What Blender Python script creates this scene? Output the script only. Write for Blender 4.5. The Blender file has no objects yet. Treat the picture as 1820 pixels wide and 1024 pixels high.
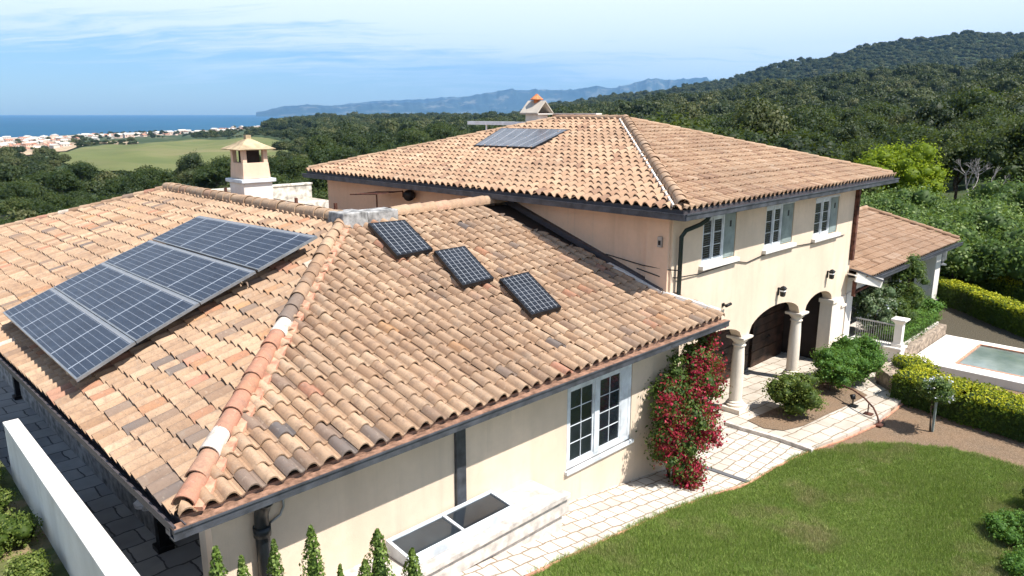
import bpy, bmesh, math, random
import numpy as np
from mathutils import Vector, Matrix
random.seed(7); rng = np.random.default_rng(7)
R = math.radians
sc = bpy.context.scene
col = sc.collection
# ------------------------------------------------------------------ nodes
class N:
    def __init__(s, name):
        s.m = bpy.data.materials.new(name); s.m.use_nodes = True
        s.t = s.m.node_tree; s.n = s.t.nodes; s.n.clear()
        s.out = s.n.new('ShaderNodeOutputMaterial')
    def a(s, typ, ins=None, **kw):
        n = s.n.new('ShaderNode' + typ)
        for k, v in kw.items(): setattr(n, k, v)
        for k, v in (ins or {}).items():
            if isinstance(v, bpy.types.NodeSocket): s.t.links.new(v, n.inputs[k])
            else: n.inputs[k].default_value = v
        return n
    def ramp(s, fac, stops, interp='LINEAR'):
        n = s.a('ValToRGB', {'Fac': fac}); cr = n.color_ramp; cr.interpolation = interp
        while len(cr.elements) < len(stops): cr.elements.new(.5)
        for e, (p, c) in zip(cr.elements, stops): e.position = p; e.color = (*c, 1) if len(c) == 3 else c
        return n.outputs[0]
    def math(s, op, a, b=0.5, c=0.0):
        n = s.a('Math', {0: a, 1: b, 2: c}, operation=op); return n.outputs[0]
    def mix(s, f, a, b, mode='MIX'):
        n = s.a('Mix', data_type='RGBA', blend_type=mode)
        for i, v in ((0, f), (6, a), (7, b)):
            if isinstance(v, bpy.types.NodeSocket): s.t.links.new(v, n.inputs[i])
            else: n.inputs[i].default_value = v if not isinstance(v, tuple) or len(v) == 4 else (*v, 1)
        return n.outputs[2]
    def pos(s): return s.a('NewGeometry').outputs['Position']
    def noise(s, scale, detail=4, vec=None, rough=.55, w=None):
        d = {'Scale': scale, 'Detail': detail, 'Roughness': rough}
        if vec is not None: d['Vector'] = vec
        else: d['Vector'] = s.pos()
        return s.a('TexNoise', d).outputs['Fac']
    def scaled(s, v, sc_, rot=(0, 0, 0)):
        return s.a('Mapping', {'Vector': v, 'Scale': sc_, 'Rotation': rot}).outputs[0]
    def bump(s, h, strength=.3, dist=.01):
        return s.a('Bump', {'Height': h, 'Strength': strength, 'Distance': dist}).outputs[0]
    def bsdf(s, color, rough=.8, normal=None, metal=0., spec=.3, **kw):
        d = {'Base Color': color if isinstance(color, bpy.types.NodeSocket) else (*color, 1) if len(color) == 3 else color,
             'Roughness': rough, 'Metallic': metal, 'Specular IOR Level': spec}
        if normal is not None: d['Normal'] = normal
        d.update(kw)
        b = s.a('BsdfPrincipled', d); s.t.links.new(b.outputs[0], s.out.inputs[0]); return s.m
M = {}
def simple(name, c, rough=.6, metal=0., var=.12, scale=3., spec=.3, bump=0.):
    n = N(name); f = n.noise(scale, 5)
    c2 = tuple(max(0, v * (1 - var * 2)) for v in c); c1 = tuple(min(1, v * (1 + var)) for v in c)
    nm = n.bump(n.noise(scale * 18, 3), bump, .01) if bump else None
    M[name] = n.bsdf(n.ramp(f, [(.3, c2), (.7, c1)]), rough, nm, metal, spec); return M[name]
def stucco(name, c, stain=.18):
    n = N(name); p = n.pos()
    big = n.noise(.5, 5); fine = n.noise(7, 6)
    streak = n.noise(1.0, 5, n.scaled(p, (2.2, 2.2, .22)))
    base = n.mix(n.ramp(big, [(.35, (0, 0, 0)), (.7, (1, 1, 1))]), tuple(v * (1 - stain) for v in c), c)
    base = n.mix(n.ramp(streak, [(.5, (0, 0, 0)), (.75, (.6, .6, .6))]), base, tuple(v * .70 for v in c))
    base = n.mix(n.ramp(fine, [(.3, (.2, .2, .2)), (.6, (0, 0, 0))]), base, tuple(v * .7 for v in c))
    drip = n.noise(2.4, 4, n.scaled(p, (3.5, 3.5, .12)))
    base = n.mix(n.ramp(drip, [(.60, (0, 0, 0)), (.78, (.28, .28, .28))]), base, (.36, .30, .24))
    base = n.mix(n.ramp(n.noise(1.6, 7, rough=.7), [(.55, (0, 0, 0)), (.7, (.3, .3, .3))]), base, (.5, .42, .33))
    M[name] = n.bsdf(base, .92, n.bump(n.noise(45, 4), .35, .01), spec=.15)
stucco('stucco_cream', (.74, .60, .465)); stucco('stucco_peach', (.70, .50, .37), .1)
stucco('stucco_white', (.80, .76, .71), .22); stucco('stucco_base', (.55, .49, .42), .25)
stucco('column_stone', (.80, .71, .60), .1)
def tile_mat(name, stops, dirt=(.16, .11, .085), lichen=.5):
    n = N(name); at = n.a('Attribute', attribute_name='tc').outputs['Fac']
    c = n.ramp(at, stops)
    p = n.pos()
    big = n.noise(.45, 4); mid = n.noise(5.5, 6, rough=.7); fine = n.noise(34, 5, rough=.7)
    c = n.mix(n.ramp(big, [(.4, (0, 0, 0)), (.7, (.5, .5, .5))]), c, (.24, .16, .11))
    c = n.mix(n.ramp(mid, [(.48, (0, 0, 0)), (.68, (lichen, lichen, lichen))]), c, dirt)
    c = n.mix(n.ramp(fine, [(.28, (.45, .45, .45)), (.5, (0, 0, 0))]), c, dirt)
    c = n.mix(n.ramp(n.noise(12, 4), [(.6, (0, 0, 0)), (.8, (.45, .45, .45))]), c, (.50, .40, .31))
    c = n.mix(n.ramp(n.noise(2.6, 7, rough=.7), [(.54, (0, 0, 0)), (.70, (.35, .35, .35))]), c, (.27, .24, .2))
    c = n.mix(n.ramp(n.noise(16, 3, rough=.8), [(.66, (0, 0, 0)), (.72, (.7, .7, .7))]), c, (.10, .09, .07))
    M[name] = n.bsdf(c, .9, n.bump(n.noise(60, 5), .5, .01), spec=.15)
tile_mat('old_tile', [(0, (.115, .105, .105)), (.06, (.18, .145, .125)), (.14, (.25, .175, .13)), (.3, (.28, .17, .102)), (.5, (.40, .262, .168)),
                      (.68, (.49, .345, .23)), (.78, (.42, .20, .135)), (.86, (.38, .19, .11)), (.9, (.44, .27, .135)), (.94, (.6, .49, .4)), (1, (.74, .70, .66))])
tile_mat('pink_tile', [(0, (.22, .13, .09)), (.15, (.29, .175, .115)), (.4, (.36, .23, .148)), (.7, (.42, .288, .19)), (.9, (.48, .35, .25)), (1, (.36, .2, .125))], (.34, .2, .13), .25)
tile_mat('brown_tile', [(0, (.2, .12, .075)), (.3, (.29, .18, .115)), (.7, (.36, .235, .155)), (1, (.42, .3, .22))], (.25, .15, .1), .3)
simple('mortar', (.60, .30, .20), .95, var=.25, scale=6, bump=.4)
simple('deck_dark', (.05, .035, .028), .95)
simple('gutter_blue', (.08, .085, .10), .45, .3, .25, 4)
simple('gutter_brown', (.30, .17, .115), .7, 0, .3, 9, bump=.3)
simple('fascia_dark', (.07, .06, .065), .6)
simple('pipe_dark', (.018, .022, .026), .35, .2)
simple('pipe_green', (.02, .035, .035), .35, .2)
simple('white_paint', (.62, .66, .70), .5, var=.15)
simple('shutter_green', (.24, .29, .28), .55, var=.15)
simple('wood_door', (.04, .02, .013), .6, var=.5, scale=2.5, bump=.3)
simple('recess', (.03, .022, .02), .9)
simple('black_metal', (.02, .02, .022), .45, .4)
simple('grey_metal', (.35, .36, .37), .4, .7)
simple('concrete', (.34, .33, .32), .95, var=.35, scale=5, bump=.5)
simple('pale_stone', (.60, .55, .48), .9, var=.3, scale=4, bump=.4)
simple('block_stone', (.33, .26, .2), .95, var=.35, scale=6, bump=.6)
simple('orange_clay', (.55, .19, .08), .8, var=.3, scale=4)
simple('ochre_render', (.46, .35, .22), .9, var=.25, scale=3)
simple('rust', (.12, .05, .035), .9, var=.4, scale=6)
simple('trunk', (.09, .065, .045), .95, var=.4, scale=8, bump=.6)
simple('grey_bark', (.30, .27, .26), .95, var=.3, scale=8)
simple('plastic_white', (.8, .8, .82), .5)
n = N('blind'); z = n.a('SeparateXYZ', {0: n.pos()}).outputs[2]
f = n.math('FRACT', n.math('MULTIPLY', n.math('ADD', z, n.math('MULTIPLY', n.noise(3, 3), .05)), 15.))
M['blind'] = n.bsdf(n.ramp(f, [(0, (.004, .005, .007)), (.6, (.012, .014, .018)), (.72, (.10, .12, .14)), (.95, (.02, .02, .03))]), .25, spec=.4)
n = N('glass_dark'); M['glass_dark'] = n.bsdf(n.ramp(n.noise(.8, 3), [(.3, (.006, .008, .012)), (.7, (.03, .04, .05))]), .08, spec=.6)
n = N('glass_green'); M['glass_green'] = n.bsdf((.18, .3, .28), .12, spec=.6)
# solar cells : uv.x along up-slope, uv.y along eave (each 0..1 per panel)
def solar(name, nu, nv, wu, wv, c1, c2, line, rough=.16, gloss=.5, bandw=2.):
    n = N(name); uv = n.a('UVMap').outputs[0]; s = n.a('SeparateXYZ', {0: uv})
    def lines(o, k, w):
        f = n.math('FRACT', n.math('MULTIPLY', o, float(k)))
        return n.math('LESS_THAN', n.math('ABSOLUTE', n.math('SUBTRACT', f, .5)), w)
    a = lines(s.outputs[0], nu, wu); b = lines(s.outputs[1], nv, wv)
    f = n.math('MAXIMUM', n.math('MULTIPLY', a, .55), b)
    band = n.math('GREATER_THAN', s.outputs[0], bandw)
    base = n.ramp(n.noise(2.2, 5), [(.3, c1), (.7, c2)])
    M[name] = n.bsdf(n.mix(band, n.mix(f, base, line), (.2, .205, .22)), n.math('ADD', rough, n.math('MULTIPLY', n.noise(6, 4), .15)), spec=gloss)
solar('cell_blue', 8, 5, .028, .014, (.010, .017, .034), (.022, .033, .056), (.34, .37, .42), .25, .2, .955)
solar('cell_black', 10, 6, .03, .035, (.010, .011, .014), (.022, .025, .032), (.36, .37, .39), .3, .2)
solar('cell_grey', 1, 6, .0, .025, (.07, .075, .085), (.13, .13, .14), (.4, .4, .42), .2, .6)
# pavers
def pavers(name, scale, c1, c2, mort, rot=0., w=.5, h=.5, off=.5, ms=.02):
    n = N(name); v = n.scaled(n.pos(), (scale,) * 3, (0, 0, rot))
    v2 = n.a('VectorMath', {0: v, 1: n.a('VectorMath', {0: n.a('TexNoise', {'Vector': n.pos(), 'Scale': 2.5, 'Detail': 3.}).outputs['Color'], 'Scale': .16}, operation='SCALE').outputs[0]}, operation='ADD').outputs[0]
    b = n.a('TexBrick', {'Vector': v2, 'Color1': (*c1, 1), 'Color2': (*c2, 1), 'Mortar': (*mort, 1), 'Scale': 1., 'Mortar Size': ms, 'Mortar Smooth': .3, 'Brick Width': w, 'Row Height': h}, offset=off)
    dirt = n.ramp(n.noise(1.3, 6), [(.4, (0, 0, 0)), (.75, (.35, .35, .35))])
    c = n.mix(dirt, b.outputs[0], tuple(x * .75 for x in mort))
    c = n.mix(n.ramp(n.noise(9, 5), [(.5, (0, 0, 0)), (.8, (.25, .25, .25))]), c, tuple(x * .6 for x in c1))
    M[name] = n.bsdf(c, .9, n.bump(n.math('SUBTRACT', n.math('MULTIPLY', n.noise(20, 4), .3), b.outputs[1]), .5, .012), spec=.15)
pavers('paver_light', 1., (.60, .56, .50), (.50, .455, .40), (.24, .18, .13), 0., .42, .34, .5, ms=.02)
pavers('paver_stone', 1., (.56, .50, .43), (.45, .395, .335), (.22, .17, .12), .12, .75, .45, .3, ms=.02)
pavers('paver_dark', 1., (.5, .49, .47), (.33, .33, .335), (.11, .11, .11), 0., .7, .62, ms=.02)
simple('pool_deck', (.78, .72, .64), .85, var=.1, scale=2, bump=.2)
simple('kerb', (.58, .52, .47), .9, var=.2, scale=5)
simple('drain', (.12, .12, .13), .7)
n = N('mulch'); c = n.ramp(n.noise(26, 8, rough=.75), [(.3, (.06, .045, .032)), (.5, (.19, .135, .092)), (.72, (.36, .27, .19))])
c = n.mix(n.ramp(n.noise(1.1, 4), [(.35, (0, 0, 0)), (.65, (.5, .5, .5))]), c, (.25, .16, .10))
M['mulch'] = n.bsdf(c, .95, n.bump(n.noise(30, 6), .9, .04), spec=.1)
n = N('mulch_dark'); c = n.ramp(n.noise(20, 8, rough=.75), [(.3, (.03, .026, .02)), (.55, (.10, .085, .06)), (.8, (.22, .18, .13))])
M['mulch_dark'] = n.bsdf(c, .95, n.bump(n.noise(25, 6), .8, .04), spec=.1)
n = N('soil'); p = n.pos()
c = n.ramp(n.noise(.9, 6), [(.35, (.05, .07, .025)), (.5, (.12, .13, .05)), (.62, (.28, .2, .12))])
M['soil'] = n.bsdf(c, .95, n.bump(n.noise(14, 6), .8, .04), spec=.1)
n = N('ground'); big = n.noise(.03, 6)
c = n.ramp(big, [(.3, (.025, .045, .018)), (.55, (.05, .07, .03)), (.72, (.16, .14, .08))])
M['ground'] = n.bsdf(c, .97, spec=.1)
n = N('lawn'); a = n.noise(.55, 6, rough=.6); b = n.noise(9, 6)
c = n.ramp(a, [(.36, (.05, .10, .018)), (.5, (.085, .15, .03)), (.6, (.17, .19, .065)), (.7, (.42, .35, .2))])
c = n.mix(n.ramp(b, [(.4, (0, 0, 0)), (.7, (.5, .5, .5))]), c, (.03, .07, .01))
M['lawn'] = n.bsdf(c, .95, n.bump(n.noise(40, 4), .7, .03), spec=.1)
n = N('field'); a = n.noise(.006, 6); st = n.noise(.02, 5, n.scaled(n.pos(), (1, .25, 1), (0, 0, .8)))
c = n.ramp(a, [(.35, (.10, .12, .045)), (.55, (.13, .145, .055)), (.7, (.22, .18, .10))])
c = n.mix(n.ramp(st, [(.45, (0, 0, 0)), (.7, (.55, .55, .55))]), c, (.19, .17, .085))
M['field'] = n.bsdf(c, .97, spec=.05)
simple('dry_earth', (.42, .31, .2), .97, var=.3, scale=.012)
simple('sand', (.66, .56, .46), .95, var=.3, scale=.02)
n = N('sea'); p = n.pos()
w1 = n.noise(.02, 8, n.scaled(p, (1, 1, 1)), .65)
c = n.ramp(n.noise(.0006, 4), [(.35, (.006, .065, .13)), (.7, (.012, .085, .155))])
M['sea'] = n.bsdf(c, .6, n.bump(w1, .6, 3.), spec=.12)
n = N('pool_water'); c = n.ramp(n.noise(.9, 5), [(.3, (.10, .14, .125)), (.7, (.22, .26, .235))])
M['pool_water'] = n.bsdf(c, .07, n.bump(n.noise(5, 4), .15, .02), spec=.6)
n = N('mountain'); v = n.noise(.0022, 8, rough=.65)
c = n.ramp(v, [(.35, (.02, .045, .06)), (.55, (.04, .07, .08)), (.68, (.16, .17, .16)), (.8, (.4, .38, .34))])
M['mountain'] = n.bsdf(c, .97, spec=.05)
def leafm(name, cs, trans=.3, per=.35, patch=None):
    n = N(name); at = n.a('Attribute', attribute_name='lv').outputs['Fac']
    rnd = n.a('ObjectInfo').outputs['Random']
    f = n.math('ADD', n.math('MULTIPLY', at, 1 - per), n.math('MULTIPLY', rnd, per))
    k = len(cs) - 1
    c = n.ramp(f, [(i / k, cc) for i, cc in enumerate(cs)])
    d = n.a('BsdfPrincipled', {'Base Color': c, 'Roughness': .6, 'Specular IOR Level': .25})
    t = n.a('BsdfTranslucent', {'Color': n.mix(.35, c, (.35, .45, .05))})
    m = n.a('MixShader', {0: trans, 1: d.outputs[0], 2: t.outputs[0]})
    n.t.links.new(m.outputs[0], n.out.inputs[0]); M[name] = n.m
leafm('leaf_oak', [(.010, .02, .005), (.022, .04, .009), (.042, .064, .014), (.095, .105, .03)], .25, .45)
leafm('leaf_far', [(.008, .017, .005), (.018, .031, .009), (.034, .05, .013), (.07, .08, .026), (.13, .12, .05)], .15, .62)
leafm('leaf_bright', [(.03, .06, .012), (.06, .11, .02), (.11, .18, .035), (.34, .40, .17)], .3, .1)
leafm('leaf_lime', [(.08, .13, .004), (.18, .25, .006), (.36, .42, .014)], .4, .1)
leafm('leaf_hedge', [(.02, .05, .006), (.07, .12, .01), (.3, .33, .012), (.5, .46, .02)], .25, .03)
leafm('leaf_green', [(.035, .09, .012), (.065, .15, .02), (.11, .22, .035), (.16, .28, .05)], .3, .15)
leafm('leaf_shrub', [(.02, .045, .01), (.05, .09, .018), (.10, .15, .03), (.2, .25, .07)], .3, .15)
leafm('leaf_pale', [(.04, .075, .03), (.09, .14, .06), (.18, .23, .12), (.6, .62, .52)], .25, .15)
leafm('leaf_cypress', [(.03, .06, .01), (.07, .12, .02), (.13, .2, .03), (.3, .38, .12)], .3, .2)
leafm('flower_red', [(.10, .003, .012), (.22, .006, .025), (.36, .014, .05), (.52, .05, .10)], .3, .05)
leafm('flower_white', [(.5, .6, .75), (.75, .78, .85), (.85, .75, .78)], .3, .05)
leafm('leaf_bed', [(.025, .05, .008), (.06, .095, .014), (.13, .17, .03), (.26, .3, .09)], .3, .15)
n = N('blade'); at = n.a('Attribute', attribute_name='lv').outputs['Fac']
c = n.ramp(at, [(0, (.08, .14, .02)), (.45, (.19, .29, .05)), (.85, (.34, .42, .10)), (1, (.38, .37, .18))])
pt = n.ramp(n.noise(.55, 6, rough=.6), [(.52, (0, 0, 0)), (.68, (.75, .75, .75))])
c = n.mix(pt, c, n.ramp(at, [(0, (.2, .17, .08)), (1, (.52, .43, .25))]))
c = n.mix(n.ramp(n.noise(1.9, 4), [(.4, (0, 0, 0)), (.7, (.5, .5, .5))]), c, (.2, .26, .065))
d = n.a('BsdfPrincipled', {'Base Color': c, 'Roughness': .6, 'Specular IOR Level': .2}); t2 = n.a('BsdfTranslucent', {'Color': c}); mx = n.a('MixShader', {0: .3, 1: d.outputs[0], 2: t2.outputs[0]})
n.t.links.new(mx.outputs[0], n.out.inputs[0]); M['blade'] = n.m
# ------------------------------------------------------------------ mesh helpers
ORG = {}
def tag(o, label=None, cat=None, group=None, kind=None):
    if label: o['label'] = label
    if cat: o['category'] = cat
    if group: o['group'] = group
    if kind: o['kind'] = kind
    return o
def empty(name, loc, label=None, cat=None, group=None):
    o = bpy.data.objects.new(name, None); col.objects.link(o); o.location = loc
    ORG[o.name] = Vector(loc); return tag(o, label, cat, group)
def link(name, me, parent=None, org=None):
    o = bpy.data.objects.new(name, me); col.objects.link(o)
    po = ORG[parent.name] if parent else Vector((0, 0, 0))
    w = Vector(org) if org is not None else (po if parent else Vector((0, 0, 0)))
    me.transform(Matrix.Translation(-w))
    if parent: o.parent = parent
    o.location = w - po; ORG[o.name] = w
    return o
class MB:
    def __init__(s): s.v = []; s.f = []; s.mi = []; s.ms = []; s.cur = 0
    def mat(s, m):
        if m not in s.ms: s.ms.append(m)
        s.cur = s.ms.index(m); return s
    def add(s, vs, fs):
        b = len(s.v); s.v += [tuple(v) for v in vs]
        for f in fs: s.f.append([b + i for i in f]); s.mi.append(s.cur)
        return s
    def box(s, x0, x1, y0, y1, z0, z1):
        return s.hexa([(x0, y0, z0), (x1, y0, z0), (x1, y1, z0), (x0, y1, z0), (x0, y0, z1), (x1, y0, z1), (x1, y1, z1), (x0, y1, z1)])
    def hexa(s, p): return s.add(p, [(0, 3, 2, 1), (4, 5, 6, 7), (0, 1, 5, 4), (1, 2, 6, 5), (2, 3, 7, 6), (3, 0, 4, 7)])
    def prism(s, poly, z0, z1):
        n = len(poly); g = lambda z, p: z(p[0], p[1]) if callable(z) else z
        vs = [(p[0], p[1], g(z0, p)) for p in poly] + [(p[0], p[1], g(z1, p)) for p in poly]
        return s.add(vs, [list(range(n))[::-1], list(range(n, 2 * n))] + [(i, (i + 1) % n, n + (i + 1) % n, n + i) for i in range(n)])
    def bar(s, a, b, w, h=None, up=(0, 0, 1)):
        a = Vector(a); b = Vector(b); h = h or w; d = (b - a).normalized(); sd = d.cross(Vector(up))
        if sd.length < 1e-3: sd = d.cross(Vector((1, 0, 0)))
        sd.normalize(); u = sd.cross(d); sd *= w / 2; u *= h / 2
        return s.hexa([a - sd - u, b - sd - u, b + sd - u, a + sd - u, a - sd + u, b - sd + u, b + sd + u, a + sd + u])
    def tube(s, pts, r, n=10, cap=True):
        pts = [Vector(p) for p in pts]; rings = []; vs = []; k = len(pts)
        ref = Vector((0, 0, 1))
        for i, p in enumerate(pts):
            d = (pts[min(i + 1, k - 1)] - pts[max(i - 1, 0)]).normalized()
            if abs(d.dot(ref)) > .95: ref = Vector((1, 0, 0))
            a = d.cross(ref).normalized(); b = a.cross(d); ref = b
            rr = r[i] if isinstance(r, (list, tuple)) else r
            vs += [p + a * math.cos(t * math.tau / n) * rr + b * math.sin(t * math.tau / n) * rr for t in range(n)]
        fs = [(i * n + j, i * n + (j + 1) % n, (i + 1) * n + (j + 1) % n, (i + 1) * n + j) for i in range(k - 1) for j in range(n)]
        if cap: fs += [list(range(n))[::-1], [(k - 1) * n + j for j in range(n)]]
        return s.add(vs, fs)
    def lathe(s, c, prof, n=24, sq=False):
        vs = []
        for r, z in prof: vs += [(c[0] + r * math.cos(t * math.tau / n + (math.pi / 4 if sq else 0)), c[1] + r * math.sin(t * math.tau / n + (math.pi / 4 if sq else 0)), c[2] + z) for t in range(n)]
        k = len(prof)
        fs = [(i * n + j, i * n + (j + 1) % n, (i + 1) * n + (j + 1) % n, (i + 1) * n + j) for i in range(k - 1) for j in range(n)]
        fs += [list(range(n))[::-1], [(k - 1) * n + j for j in range(n)]]
        return s.add(vs, fs)
    def build(s, name, mat=None, parent=None, smooth=False, bevel=0., org=None):
        me = bpy.data.meshes.new(name); me.from_pydata(s.v, [], s.f)
        if s.ms:
            for m in s.ms: me.materials.append(M[m])
            me.polygons.foreach_set('material_index', s.mi)
        else: me.materials.append(M[mat])
        if smooth: me.polygons.foreach_set('use_smooth', [True] * len(s.f))
        o = link(name, me, parent, org)
        if bevel:
            b = o.modifiers.new('bevel', 'BEVEL'); b.width = bevel; b.segments = 2; b.limit_method = 'ANGLE'; b.angle_limit = R(50)
        return o
def npmesh(name, V, Q, mats, attr=None, mi=None, smooth=False):
    me = bpy.data.meshes.new(name); nv, nf, k = len(V), len(Q), Q.shape[1]
    me.vertices.add(nv); me.vertices.foreach_set('co', V.astype(np.float32).ravel())
    me.loops.add(nf * k); me.loops.foreach_set('vertex_index', Q.astype(np.int32).ravel())
    me.polygons.add(nf); me.polygons.foreach_set('loop_start', np.arange(0, nf * k, k, dtype=np.int32)); me.polygons.foreach_set('loop_total', np.full(nf, k, np.int32))
    for m in (mats if isinstance(mats, (list, tuple)) else [mats]): me.materials.append(M[m])
    if mi is not None: me.polygons.foreach_set('material_index', mi.astype(np.int32))
    if smooth: me.polygons.foreach_set('use_smooth', np.ones(nf, bool))
    if attr:
        for an, av in attr.items():
            a = me.attributes.new(an, 'FLOAT', 'POINT'); a.data.foreach_set('value', av.astype(np.float32))
    me.update(calc_edges=True); return me
def kindred(o):   # copy of a thing with its parts and sub-parts
    c = o.copy(); col.objects.link(c)
    for ch in list(o.children):
        d = kindred(ch); d.parent = c
    return c
# ------------------------------------------------------------------ camera, sun, sky
cd = bpy.data.cameras.new('camera'); cam = bpy.data.objects.new('camera', cd); col.objects.link(cam); sc.camera = cam
cam.location = (0, 0, 9.5); cd.sensor_width = 36; cd.lens = 36 * 1325 / 1820.; cd.clip_end = 200000; cd.clip_start = .1
fw = Vector((math.cos(R(13.25)) * .70711, math.cos(R(13.25)) * .70711, -math.sin(R(13.25))))
cam.rotation_euler = fw.to_track_quat('-Z', 'Y').to_euler()
sunv = Vector((.17, -.53, .83)).normalized()
ld = bpy.data.lights.new('sun', 'SUN'); ld.energy = 5.0; ld.angle = R(.55); ld.color = (1, .955, .88)
lo = bpy.data.objects.new('sun', ld); col.objects.link(lo); lo.rotation_euler = (-sunv).to_track_quat('-Z', 'Y').to_euler(); lo.location = (0, 0, 60)
w = bpy.data.worlds.new('World'); sc.world = w; w.use_nodes = True; t = w.node_tree; t.nodes.clear()
def wn(typ, ins=None, **kw):
    n = t.nodes.new('ShaderNode' + typ)
    for k, v in kw.items(): setattr(n, k, v)
    for k, v in (ins or {}).items():
        if isinstance(v, bpy.types.NodeSocket): t.links.new(v, n.inputs[k])
        else: n.inputs[k].default_value = v
    return n
def wm(op, a, b=0., c=0.): return wn('Math', {0: a, 1: b, 2: c}, operation=op).outputs[0]
sky = wn('TexSky', sky_type='NISHITA', sun_disc=False, sun_elevation=math.asin(sunv.z), sun_rotation=math.atan2(sunv.x, sunv.y), air_density=1., dust_density=.6, ozone_density=1.5)
tc = wn('TexCoord').outputs['Generated']; sx = wn('SeparateXYZ', {0: tc})
rgt = wm('MULTIPLY', wm('SUBTRACT', sx.outputs[0], sx.outputs[1]), .7071); fwd = wm('MULTIPLY', wm('ADD', sx.outputs[0], sx.outputs[1]), .7071); upz = sx.outputs[2]
# cirrus sheet: directions projected on a high plane
den = wm('MAXIMUM', upz, .03)
cx = wm('DIVIDE', rgt, wm('ADD', den, .12)); cy = wm('DIVIDE', fwd, wm('ADD', den, .12))
cv = wn('CombineXYZ', {0: cx, 1: cy, 2: 0.}).outputs[0]
mp = wn('Mapping', {'Vector': cv, 'Rotation': (0, 0, R(20)), 'Scale': (.36, 1.3, 1), 'Location': (.4, .15, 0)}).outputs[0]
warp = wn('TexNoise', {'Vector': cv, 'Scale': .9, 'Detail': 3.}).outputs['Color']
mp2 = wn('VectorMath', {0: mp, 1: wn('VectorMath', {0: warp, 'Scale': .9}, operation='SCALE').outputs[0]}, operation='ADD').outputs[0]
n1 = wn('TexNoise', {'Vector': mp2, 'Scale': 1.3, 'Detail': 9., 'Roughness': .6}).outputs['Fac']
n2 = wn('TexNoise', {'Vector': wn('Mapping', {'Vector': mp2, 'Scale': (1, 3, 1)}).outputs[0], 'Scale': 2.6, 'Detail': 9., 'Roughness': .7}).outputs['Fac']
cl = wm('ADD', wm('MULTIPLY', n1, .7), wm('MULTIPLY', n2, .3))
bias = wm('ADD', wm('MULTIPLY', rgt, .22), wm('MULTIPLY', wm('MINIMUM', upz, .3), 2.0))
cl = wm('ADD', cl, wm('SUBTRACT', bias, .06))
rp = wn('ValToRGB', {'Fac': cl}); rp.color_ramp.elements[0].position = .45; rp.color_ramp.elements[1].position = .60
rp.color_ramp.elements[0].color = (0, 0, 0, 1); rp.color_ramp.elements[1].color = (.92, .92, .92, 1)
clr = wn('MapRange', {0: upz, 1: .30, 2: .55, 3: 1., 4: .08}).outputs[0]   # the cirrus is faded out overhead, above the view, to lower ambient light
mix = wn('Mix', data_type='RGBA', blend_type='MIX')
low = wn('MapRange', {0: upz, 1: .015, 2: .075, 3: 0., 4: 1.}).outputs[0]
t.links.new(wm('MULTIPLY', wm('MULTIPLY', rp.outputs[0], clr), low), mix.inputs[0])
hs = wn('Mix', data_type='RGBA', blend_type='MULTIPLY'); hs.inputs[0].default_value = 1.; t.links.new(sky.outputs[0], hs.inputs[6]); hs.inputs[7].default_value = (.80, 1.02, 1.14, 1)
t.links.new(hs.outputs[2], mix.inputs[6]); mix.inputs[7].default_value = (9.6, 9.9, 10.1, 1)
bg = wn('Background', {'Color': mix.outputs[2], 'Strength': .078}); wo = wn('OutputWorld'); t.links.new(bg.outputs[0], wo.inputs[0])
sc.view_settings.view_transform = 'Standard'; sc.view_settings.look = 'None'; sc.view_settings.exposure = .90; sc.view_settings.gamma = 1
sc.render.engine = 'CYCLES'; sc.cycles.use_denoising = True; sc.cycles.max_bounces = 5; sc.cycles.diffuse_bounces = 3; sc.cycles.glossy_bounces = 2; sc.cycles.transmission_bounces = 2; sc.cycles.transparent_max_bounces = 6; sc.cycles.volume_bounces = 0
sc.cycles.use_adaptive_sampling = True; sc.cycles.adaptive_threshold = .02

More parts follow.
